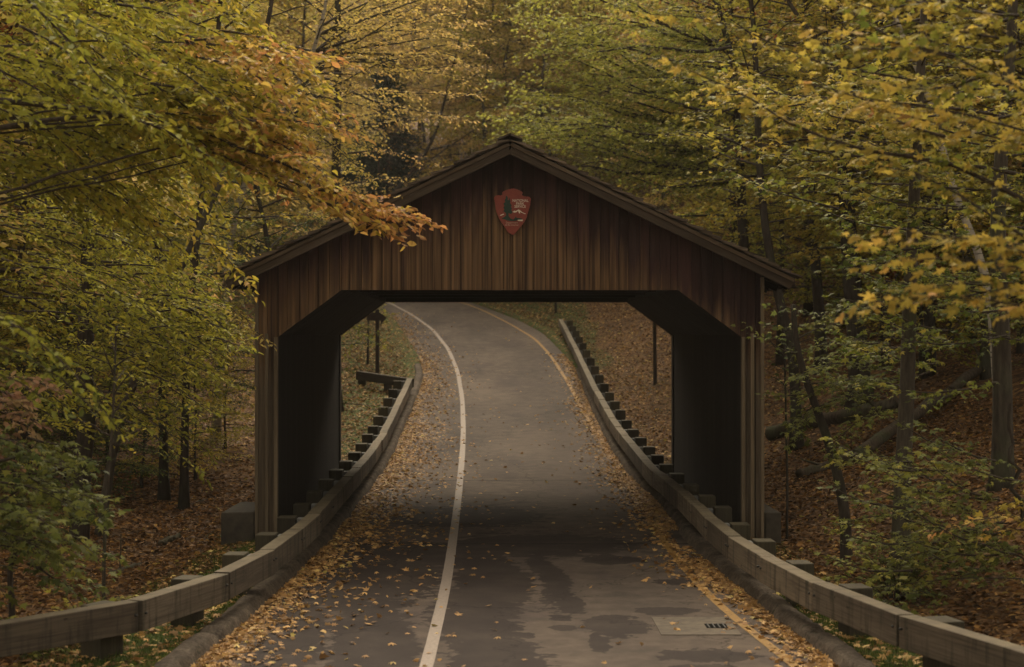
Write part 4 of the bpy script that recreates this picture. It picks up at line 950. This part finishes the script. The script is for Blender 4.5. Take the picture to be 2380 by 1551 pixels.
# left middle
rr_ = R(37); g = float(gz(-6.0,24.5))
rnd = clip_x(rand_limbs(60, rr_, (-80,430),(400,720),(200,330),(-.1,.45),(20.5,26),lambda x,y,r: .38+.12*r.random()), 400, 520)
rnd += clip_x(rand_limbs(26, rr_, (230,420),(600,860),(150,240),(-.2,.35),(21,25),lambda x,y,r: .36+.14*r.random()), 400, 520)
rnd += clip_x(rand_limbs(34, rr_, (-60,330),(720,980),(150,260),(-.1,.35),(20,24.5),lambda x,y,r: .36+.14*r.random()), 400, 500)
rnd += rand_limbs(16, rr_, (390,480),(710,800),(80,110),(-.1,.5),(21.5,23),lambda x,y,r: .42+.1*r.random())
overhang('yellow_beech','tree with level sprays of small dull yellow leaves left of the bridge',(-6.0,24.5,g),[(-6.0,24.5,g-.2),(-5.9,24.5,g+3),(-5.7,24.4,g+6),(-5.4,24.3,g+9)],.12,'oval','leaf_beech',[([(-60,520),(100,520),(260,560),(400,640)],24,23,.4,.5,.03),([(-60,640),(100,660),(260,700),(380,770)],23,22,.4,.5,.025)],rnd,rr_,.5,.10,.085,.042)
# left beech
def tl_(x,y,rng):
    return float(np.clip(.49 + .26*np.clip((x-260)/450,0,1) + .03*np.sin(y*.03) + rng.normal(0,.045), .1, .9))
g = float(gz(-5.9,16))
rr_ = R(31)
rnd = rand_limbs(46, rr_, (-120,420),(-120,230),(260,420),(.05,.55),(15.5,19.5),tl_)
rnd += rand_limbs(26, rr_, (-100,260),(180,420),(260,420),(-.05,.45),(16,20),tl_)
rnd += rand_limbs(12, rr_, (250,450),(120,330),(200,300),(.1,.6),(16,19),tl_)
rnd += rand_limbs(15, rr_, (380,600),(70,310),(130,230),(-.1,.5),(15.8,18.5),lambda x,y,r: .74+.2*r.random())
traced = [([(-150,215),(0,240),(110,250),(250,258),(350,290),(430,330),(520,380),(600,420)],14.4,15.6,.40,.5,.055),
 ([(330,275),(430,300),(540,350),(640,385),(720,425),(800,470),(880,500),(940,514),(975,524)],16.2,17.5,.5,1.,.03),
 ([(430,330),(540,380),(630,430),(720,470),(800,500),(870,520),(895,545)],16.3,17.3,.55,.92,.02),
 ([(540,350),(640,400),(740,450),(830,478),(905,508),(940,520)],17,17.6,.6,.95,.015),
 ([(560,345),(650,372),(750,432),(840,490),(885,530)],16.8,17.4,.6,.92,.012),
 ([(-60,100),(60,130),(140,190),(250,260)],14.6,14.8,.4,.45,.03),([(40,-60),(130,50),(200,110),(260,190),(310,250)],14.8,15,.35,.42,.03),
 ([(300,100),(420,110),(540,115),(650,112),(740,122),(815,140)],17,17.5,.5,.90,.018),([(380,250),(500,262),(600,268),(700,270),(780,272),(828,296)],16.5,17.3,.5,.97,.018),
 ([(400,200),(520,215),(620,225),(720,240),(790,268)],16.8,17.2,.5,.88,.015),([(420,290),(540,310),(640,322),(720,345)],16.6,17,.5,.8,.015)]
for q_ in range(1):
    for (pts, Ya, Yb, t0, t1, rr) in list(traced[1:4]):
        o_ = rr_.normal(0,9,2); rnd.append(([(x+o_[0],y+o_[1]+rr_.normal(0,4)) for x,y in pts[2:]], Ya+rr_.normal(0,.15), Yb+rr_.normal(0,.15), max(.80,t0), min(1.0,max(.93,t1+.05))))
overhang('overhanging_beech','big dark limbed tree whose green and orange leaves hang before the left roof slope',(-5.9,16,g),[(-5.9,16,g-.2),(-5.8,16,g+3),(-5.6,16,g+6),(-5.3,16.2,g+9),(-5,16.2,g+12)],.22,'oval','leaf_beech',traced,rnd,rr_,.52,.085,.10,.036)
# lower left hanging branch
def tg_(x,y,rng): return float(np.clip(.22+.12*rng.random()+ (.1 if x>150 else 0),0,1))
g = float(gz(-5.2,13)); rr_ = R(32)
traced = [([(-120,690),(0,720),(90,780),(170,860),(230,920),(270,965),(288,1005)],13,13.1,.24,.36,.015),([(-100,760),(0,800),(80,830),(160,890),(220,960)],13.2,13.2,.22,.3,.012),([(-100,820),(0,850),(80,900),(140,960)],13.3,13.3,.2,.3,.012),([(-80,700),(40,735),(110,800),(150,850)],13.4,13.3,.22,.33,.012)]
overhang('hanging_beech','dark stemmed young tree at the left edge with a drooping branch of fresh green leaves',(-5.2,13,g),[(-5.2,13,g-.2),(-5.15,13,g+1.5),(-5.1,13,g+3),(-5.0,13,g+4.5)],.05,'oval','leaf_beech',traced,[],rr_,.26,.06,.085,.035)
# lower left dark maple shrub
rr_ = R(33)
rnd = rand_limbs(34, rr_, (-120,110),(1010,1330),(120,210),(-.2,.5),(15.2,17.5),lambda x,y,r: .38+.25*r.random())
g = float(gz(-5.3,16.4))
overhang('maple_shrub','dark green leafy shrub behind the left guardrail at the picture edge',(-5.3,16.4,g),[(-5.3,16.4,g-.2),(-5.25,16.4,g+.8),(-5.1,16.4,g+1.6),(-5.0,16.4,g+2.4)],.04,'star','leaf_green',[([(-60,1200),(40,1150),(120,1090),(230,1065)],16.4,16.4,.3,.35,.012),([(-60,1260),(60,1230),(160,1200),(260,1190)],16.4,16.0,.4,.5,.012)],rnd,rr_,.4,.075,.09,.05,r0=.01)
# brown leaved branch bunches
rr_ = R(34)
rnd = rand_limbs(9, rr_, (-60,50),(850,1080),(60,110),(-.1,.5),(15.5,17),lambda x,y,r: .05+.9*r.random())
g = float(gz(-5.0,17.6))
overhang('withered_shrub','withered shrub with hanging brown leaves at the left edge',(-5.0,17.6,g),[(-5.0,17.6,g-.2),(-4.95,17.5,g+1),(-4.85,17.3,g+2)],.03,'oval','leaf_rust',[([(-40,880),(20,870),(80,890)],17,17,.2,.5,.01)],rnd,rr_,.22,.05,.10,.03,r0=.008)
# right maple
def tm_(x,y,rng):
    o = -.02+.14*math.exp(-((x-1980)/130)**2-((y-220)/80)**2) + .12*math.exp(-((x-2150)/160)**2-((y-580)/60)**2)
    return float(np.clip(.58+o+rng.normal(0,.05),0,1))
g = float(gz(5.2,12)); rr_ = R(35)
traced = [([(2480,540),(2380,479),(2301,431),(2201,395),(2101,383),(2002,367),(1922,347),(1842,303),(1722,235),(1640,195),(1563,160)],12.5,13,.45,.65,.03),
 ([(2480,225),(2380,215),(2281,207),(2181,195),(2081,175),(1962,160),(1842,140),(1747,64),(1643,44),(1523,38)],13,14,.5,.62,.016),
 ([(2440,590),(2321,514),(2201,419),(2121,391),(2040,380)],12.3,12.8,.5,.6,.024),([(2480,110),(2380,92),(2281,80),(2201,60),(2081,40),(1982,0)],12.5,13,.5,.66,.022),
 ([(2480,330),(2350,300),(2220,262),(2100,240),(1980,222),(1880,190)],12,12.4,.58,.74,.016),([(2450,360),(2330,330),(2200,300),(2100,290),(2020,262)],12.2,12.4,.6,.75,.014),
 ([(2480,620),(2380,590),(2270,560),(2150,545),(2060,540),(2010,548)],10.8,11,.56,.74,.014),([(2480,700),(2380,655),(2280,640),(2170,640),(2080,655),(2030,690)],10.8,11,.56,.72,.014),([(2480,640),(2360,610),(2240,600),(2130,590),(2050,610)],10.9,11.1,.55,.7,.012),([(2480,720),(2360,690),(2220,675),(2120,670),(2050,715)],10.7,11,.58,.72,.012),([(2480,580),(2380,560),(2240,540),(2120,560),(2030,575)],11,11.2,.56,.7,.012),([(2480,250),(2420,240),(2300,160),(2200,120),(2060,90),(1950,80),(1880,60)],11.8,12.2,.58,.76,.016)]
rnd = rand_limbs(9, rr_, (2120,2420),(-40,330),(180,330),(2.8,3.4),(12,14),tm_)
overhang('overhanging_maple','big maple at the right edge with orange yellow leaves on long dark limbs',(5.2,12,g),[(5.2,12,g-.2),(5.1,12,g+2),(4.9,12.1,g+4),(4.7,12.2,g+6),(4.5,12.2,g+8)],.17,'maple','leaf_maple',traced,rnd,rr_,.36,.075,.10,.05,tilt=1.0)
# further maple layers right
rr_ = R(36); g = float(gz(6.6,19.5))
rnd = rand_limbs(30, rr_, (1900,2440),(170,520),(260,420),(2.85,3.35),(17,21),lambda x,y,r: .50+.12*r.random()+(.08 if y < 330 else -.06))
rnd += rand_limbs(40, rr_, (2000,2440),(520,900),(200,340),(2.85,3.35),(18.5,24),lambda x,y,r: .34+.14*r.random())
rnd = clip_r(rnd, 1930, 440)
traced = [([(2440,420),(2300,380),(2100,360),(1900,340),(1750,300),(1640,270)],19,18,.5,.62,.03),([(2440,300),(2300,250),(2100,230),(1950,220),(1800,200),(1600,205)],19,17.5,.55,.66,.025)]
overhang('yellow_maple','maple with level layers of small yellow leaves between the roof and the right edge',(6.6,19.5,g),[(6.6,19.5,g-.2),(6.5,19.5,g+3),(6.3,19.4,g+6),(6.0,19.3,g+9)],.15,'star','leaf_maple',traced,rnd,rr_,.5,.10,.085,.05)
# lower right bushes
def bush(name, label, X, Y, h, w, n, leaf, mat, t, size, rng, tl=.3):
    z = float(gz(X,Y)); root = empty(name, (X,Y,z), label, 'shrub'); W = Tubes(); L = Leaves()
    for i in range(n):
        a = rng.uniform(0,6.28); e = rng.uniform(.1,1.1); ln = rng.uniform(.5,1); d = np.array([math.cos(a)*math.cos(e)*w, math.sin(a)*math.cos(e)*w, math.sin(e)*h])*ln
        p0 = np.array([X,Y,z-.05]); p1 = p0+UP*h*.3*ln+d*.5; p2 = p0+d+UP*.1; p3 = p2+np.array([d[0],d[1],0])*.35-UP*.02
        limb(W, L, [p0,p1,p2,p3], .008, rng, tl, .08, size, .045, t[0]+rng.uniform(0,t[1]-t[0]), t[1], start=.3, fuzz=.02, k=3, r1=.002)
    link('stems',W.mesh('stems'),M['twig'],root); link('foliage',L.mesh('foliage',leaf),M[mat],root); return root
rb = R(41)
bush('green_shrub','low green shrub in front of the grey trunk behind the right guardrail', *base_px(2080,19)[:2], .9, .75, 26,'star','leaf_green',(.5,.85),.085,rb)
bush('green_shrub','small dark shrub in the litter between crooked tree and right guardrail', *base_px(2010,17.8)[:2], .42, .6, 14,'star','leaf_green',(.4,.6),.08,rb)
bush('green_shrub','shrub of pale green leaves low against the left guardrail', *base_px(205,16.9)[:2], .42, .55, 24,'star','leaf_green',(.6,.95),.07,rb,.2)
bush('green_shrub','weedy shrub behind the left guardrail at the picture corner', *base_px(45,16.0)[:2], .5, .6, 22,'star','leaf_green',(.4,.8),.07,rb,.2)

rr_ = R(45); g = float(gz(5.6,17.8))
rnd = rand_limbs(30, rr_, (2080,2430),(1040,1330),(130,240),(2.9,3.5),(16.8,19.5),lambda x,y,r: .45+.35*r.random())
overhang('green_shrub','loose layered green shrub behind the right guardrail at the picture edge',(5.6,17.8,g),[(5.6,17.8,g-.2),(5.5,17.8,g+.6),(5.4,17.8,g+1.3),(5.35,17.8,g+1.9)],.03,'star','leaf_green',[([(2380,1266),(2250,1270),(2150,1285),(2080,1310)],17.6,17.6,.5,.6,.01),([(2420,1340),(2300,1345),(2150,1350),(1990,1365)],17.0,17.4,.5,.7,.01)],rnd,rr_,.36,.075,.08,.042,r0=.01,tilt=.4)
rr_ = R(46); g = float(gz(5.3,16.6))
overhang('yellow_shrub','thin shrub with one yellow orange leaf branch at the right picture edge',(5.3,16.6,g),[(5.3,16.6,g-.2),(5.25,16.6,g+.6),(5.2,16.6,g+1.3)],.02,'star','leaf_maple',[([(2440,1190),(2340,1200),(2260,1215),(2181,1236)],16.4,16.2,.6,.72,.01),([(2440,1215),(2350,1222),(2290,1235)],16.5,16.4,.55,.7,.01),([(2430,1150),(2350,1160),(2290,1185)],16.7,16.6,.4,.6,.01)],[],rr_,.26,.06,.085,.045,r0=.01)

# fallen logs
def log(name, label, pts, r0, r1, rng, lift=.0, stubs=2, cat='log', mat='log'):
    P = [floor_at(x,y) for x,y in pts]; P = np.array([[p.x,p.y,p.z+lift+r0*.6] for p in P]); s = np.linspace(0,1,len(P)); q = np.linspace(0,1,14)
    P = np.stack([np.interp(q,s,P[:,i]) for i in range(3)],1); P += rng.normal(0,.012,P.shape)
    T_ = Tubes(); T_.tube(P, np.linspace(r0,r1,14), 10, .05)
    for i in range(stubs):
        j = rng.integers(3,12); d = unit(rng.normal(0,1,3)+UP*.8); T_.tube([P[j],P[j]+d*.25,P[j]+d*.5],[r1*.5,r1*.35,.006],5)
    o = link(name, T_.mesh(name), M[mat]); tag(o, label, cat); return o
rl = R(51)
log('fallen_log','thick mossy fallen log lying behind the crooked tree',[(1790,1018),(1880,1000),(1990,985),(2085,960)],.16,.13,rl,.05)
log('fallen_log','long fallen trunk slanting up the slope behind the grey trunk',[(1990,1075),(2080,1010),(2180,950),(2260,900),(2345,850)],.12,.09,rl,.15)
log('fallen_log','short log slanting through the litter right of the bridge',[(1858,1112),(1900,1090),(1950,1060),(2000,1040)],.09,.075,rl,.02)
log('fallen_log','short dark log in the litter left of the bridge',[(375,1256),(395,1251),(418,1246)],.05,.04,rl,0,0)
log('fallen_branch','broken dark branch lying above the left guardrail',[(262,1340),(290,1330),(325,1308)],.045,.03,rl,0,1,'branch')
log('fallen_branch','thin fallen branch high on the litter slope at the left',[(420,1175),(455,1160),(490,1150)],.02,.012,rl,0,1,'branch')

rs_ = R(55)
for i in range(22):
    sd = 1 if i % 2 else -1; y = rs_.uniform(17,36); d = rs_.uniform(2.0,6.5); x = float(xL(y))-d if sd < 0 else float(xR(y))+d
    if 23 < y < 35 and abs(x-S0) < 4.6: x += sd*2
    a = rs_.uniform(0,3.14); ln = rs_.uniform(.3,1.1); P = []
    for q_ in (-.5,-.2,.1,.5): xx = x+math.cos(a)*ln*q_+rs_.normal(0,.02); yy = y+math.sin(a)*ln*q_; P.append((xx,yy,float(gz(xx,yy))+.035))
    T_ = Tubes(); T_.tube(P, [.016,.014,.011,.006], 6); tag(link('fallen_stick', T_.mesh('fallen_stick'), M['log']), 'thin bare fallen stick lying in the brown leaf litter', 'stick', 'fallen sticks in the leaf litter')
# --- the forest behind: prototypes copied
protos = {}
def far_proto(key, rng, h, crown0, nl, ll, size, mat, t, barkm, leaf='kite', **kw):
    protos[key] = dict(args=(rng,h,crown0,nl,ll,size,mat,t,barkm,leaf,kw), root=None)
PR = [('tall_yellow_tree', R(61), 17, .28, 56, 3.6, .175, 'leaf_olive', (.4,.95), 'bark_dark'),
      ('tall_golden_tree', R(62), 18, .25, 56, 3.4, .175, 'leaf_gold', (.25,.8), 'bark_grey'),
      ('tall_green_tree', R(63), 16, .22, 58, 3.6, .175, 'leaf_beech', (.28,.62), 'bark_dark'),
      ('russet_tree', R(64), 16, .25, 48, 3.2, .16, 'leaf_rust', (.2,.8), 'bark_grey')]
LBL = {'tall_yellow_tree':('tall olive yellow tree deep in the forest beyond the road sides','olive yellow trees deep in the forest'),
       'tall_golden_tree':('tall golden leaved tree deep in the forest beyond the road sides','golden trees deep in the forest'),
       'tall_green_tree':('tall yellow green tree deep in the forest beyond the road sides','yellow green trees deep in the forest'),
       'russet_tree':('tall thin russet leaved tree deep in the forest beyond the road sides','russet trees deep in the forest')}
rf = R(70); spots = []
for Y in np.arange(44, 128, 4.6):
    n = 9 + int((Y-44)/7)
    for i in range(n):
        px = -150 + (2680/(n-1))*i + rf.uniform(-120,120); y = Y+rf.uniform(-2.2,2.2); x = (px-CX)*y/F
        d = max(float(xL(y))-x, x-float(xR(y)))
        if d < (4.6 + .02*(y-44) + (4.0 if x < 0 and y < 75 else 0) if y < 76 else 3.0) and y < 104: continue
        if y >= 104 and d < 2: continue
        if 800 < px < 985 and 75 < y < 101: continue
        spots.append((x,y,px))
for Y, pxs in ((31,(60,-60,2440)),(36,(160,-20,2380,2160)),(40,(300,90,2260,2060,2420)),(27,(-40,)),):
    for px in pxs: spots.append(((px-CX)*Y/F, Y, px))
for px, Y in ((1125,100),(1250,84)):
    x = (px-CX)*Y/F
    if x-float(xR(Y)) > .9: spots.append((x, Y, px))
roots = {}
for i, (x,y,px) in enumerate(spots):
    u = rf.random()
    if px < 620: key = 'tall_green_tree' if u < .45 else ('tall_yellow_tree' if u < .8 else 'tall_golden_tree')
    elif px < 1130: key = 'tall_golden_tree' if u < .62 else ('russet_tree' if u < .8 else 'tall_yellow_tree')
    elif px < 1750: key = 'tall_green_tree' if u < .55 else ('tall_yellow_tree' if u < .8 else 'tall_golden_tree')
    else: key = 'tall_yellow_tree' if u < .6 else ('tall_green_tree' if u < .85 else 'tall_golden_tree')
    var = key + str(i % 2); loc = (x,y,float(gz(x,y))-.1)
    if var not in roots:
        nm, rng, h, c0, nl, ll, sz, mt_, t, bk = [p for p in PR if p[0] == key][0]
        roots[var] = make_tree(nm, LBL[key][0], 'tree', (0,0,0), h, .11, R(80+i), 'kite', mt_, bk, crown0=c0*.6, nl=int(nl*1.15), ll=ll, tl=1.35, tgap=.18, size=sz*.95, gap=.044, t=t, fuzz=.2, group=LBL[key][1], elev=(-.15,.8), wob=.2)
        o = roots[var]; o.location = loc; o.rotation_euler = (0,0,rf.uniform(0,6.28)); s_ = rf.uniform(.85,1.15); o.scale = (s_,)*3
    else: copy_tree(roots[var], loc, rf.uniform(0,6.28), rf.uniform(.8,1.2))

und = []
UN = [('understory_tree','leaf_olive',(.25,.75),'small bushy yellowing tree among the trunks of the forest','small bushy yellowing trees among the forest trunks'),
      ('understory_tree','leaf_beech',(.30,.60),'small bushy yellow green tree among the trunks of the forest','small bushy yellow green trees among the forest trunks'),
      ('understory_tree','leaf_green',(.35,.75),'small bushy green tree among the trunks of the forest','small bushy green trees among the forest trunks')]
uroots = []
for i, (nm, mt_, t, lb, gp) in enumerate(UN):
    for k_u in range(2):
        uroots.append([make_tree(nm, lb, 'tree', (0,0,0), 6.0, .05, R(200+i*2+k_u), 'kite', mt_, 'bark_dark', crown0=.12, nl=48, ll=2.3, tl=.85, tgap=.13, size=.105, gap=.04, t=t, fuzz=.09, group=gp, elev=(-.05,.6), wob=.12), 0])
ru = R(210); cand = []
for Y in (27,30,33.5,37,40.5,44,48,52,57,62,68,75,82,90):
    n = 9 + int((Y-27)/9)
    for i in range(n):
        px = -120+(2620/(n-1))*i+ru.uniform(-120,120); y = Y+ru.uniform(-1.5,1.5); x = (px-CX)*y/F; d = max(float(xL(y))-x, x-float(xR(y)))
        if d < (4.6 if x > 0 else 5.4) + (.05*(y-40) if y > 40 else 0): continue
        if y < 36 and (abs(x-S0) < 6.0 if x > 0 else abs(x-S0) < 6.4): continue
        if px > 1750 and y < 34 and ru.random() < .6: continue
        cand.append((x,y,px))
for px, Y in ((330,32),(455,33.5),(525,38),(250,30),(400,36),(150,29)): cand.append(((px-CX)*Y/F, Y, px))
for i, (x,y,px) in enumerate(cand):
    u = ru.random()
    if px < 700: k_ = (0 if u < .4 else (1 if u < .8 else 2))
    elif px < 1750: k_ = (1 if u < .5 else 0)
    else: k_ = (0 if u < .6 else (2 if u < .85 else 1))
    ur = uroots[k_*2 + i%2]; loc = (x,y,float(gz(x,y))-.05); sc_ = ru.uniform(.75,1.25)*(.6 if y < 39 and px < 560 else 1); rz = ru.uniform(0,6.28)
    if ur[1] == 0: ur[1] = 1; ur[0].location = loc; ur[0].rotation_euler = (0,0,rz); ur[0].scale = (sc_,)*3
    else: copy_tree(ur[0], loc, rz, sc_)
print('far trees', len(spots), 'understory', len(cand))
#===END TREES===
# ------------------------------------------------------------------ light and camera
w = bpy.data.worlds.new('World'); scene.world = w; w.use_nodes = True; nt = w.node_tree; nt.nodes.clear()
out = nt.nodes.new('ShaderNodeOutputWorld'); bg = nt.nodes.new('ShaderNodeBackground'); sky = nt.nodes.new('ShaderNodeTexSky')
SUN_EL, SUN_AZ = math.radians(45), math.radians(5)      # azimuth from +Y towards +X
sky.sky_type = 'NISHITA'; sky.sun_disc = False; sky.sun_elevation = SUN_EL; sky.sun_rotation = SUN_AZ; sky.air_density = 1.0; sky.dust_density = 4.0; sky.ozone_density = .5
hs = nt.nodes.new('ShaderNodeHueSaturation'); hs.inputs['Saturation'].default_value = .15       # overcast: nearly grey
mx = nt.nodes.new('ShaderNodeMix'); mx.data_type = 'RGBA'; mx.blend_type = 'MULTIPLY'; mx.inputs[0].default_value = 1; mx.inputs[7].default_value = (1.0,.87,.68,1)
nt.links.new(sky.outputs[0], hs.inputs['Color']); nt.links.new(hs.outputs[0], mx.inputs[6]); nt.links.new(mx.outputs[2], bg.inputs[0]); bg.inputs[1].default_value = .15
nt.links.new(bg.outputs[0], out.inputs[0])
sl = bpy.data.lights.new('sun', 'SUN'); sl.energy = 1.0; sl.angle = math.radians(40); sl.color = (1.0,.87,.68)
so = bpy.data.objects.new('sun', sl); COL.objects.link(so)
dv = Vector((math.sin(SUN_AZ)*math.cos(SUN_EL), math.cos(SUN_AZ)*math.cos(SUN_EL), math.sin(SUN_EL))); so.rotation_euler = dv.to_track_quat('Z','Y').to_euler()
cam = bpy.data.cameras.new('camera'); co = bpy.data.objects.new('camera', cam); COL.objects.link(co)
co.location = (0,0,CAMZ); co.rotation_euler = (math.radians(90), 0, -math.atan((1190-CX)/F)); cam.lens = 36*F/2380; cam.sensor_width = 36; cam.clip_end = 1000; cam.clip_start = .1
cam.dof.use_dof = True; cam.dof.focus_distance = 24.; cam.dof.aperture_fstop = 1.8
scene.camera = co
if VEIL > 0:
    me = bpy.data.meshes.new('veil'); X0, X1, Y0, Y1, Z0, Z1 = -290, 290, -35, 402, -6, 72
    me.from_pydata([(x,y,z) for z in (Z0,Z1) for x,y in ((X0,Y0),(X1,Y0),(X1,Y1),(X0,Y1))], [], [(3,2,1,0),(4,5,6,7),(0,1,5,4),(1,2,6,5),(2,3,7,6),(3,0,4,7)])
    k = N('veil'); vol = k.n('ShaderNodeVolumePrincipled'); vol.inputs['Color'].default_value = (.92,.86,.78,1); vol.inputs['Density'].default_value = VEIL; vol.inputs['Anisotropy'].default_value = .2
    k.t.links.new(vol.outputs[0], k.out.inputs['Volume']); tag(link('veil', me, k.m), 'thin haze in the valley air', kind='stuff')
scene.render.engine = 'CYCLES'; scene.cycles.max_bounces = 6; scene.cycles.diffuse_bounces = 4; scene.cycles.transmission_bounces = 4; scene.cycles.use_denoising = True
scene.view_settings.view_transform = 'Standard'; scene.view_settings.look = 'None'; scene.view_settings.exposure = 1.1; scene.view_settings.gamma = 1.0
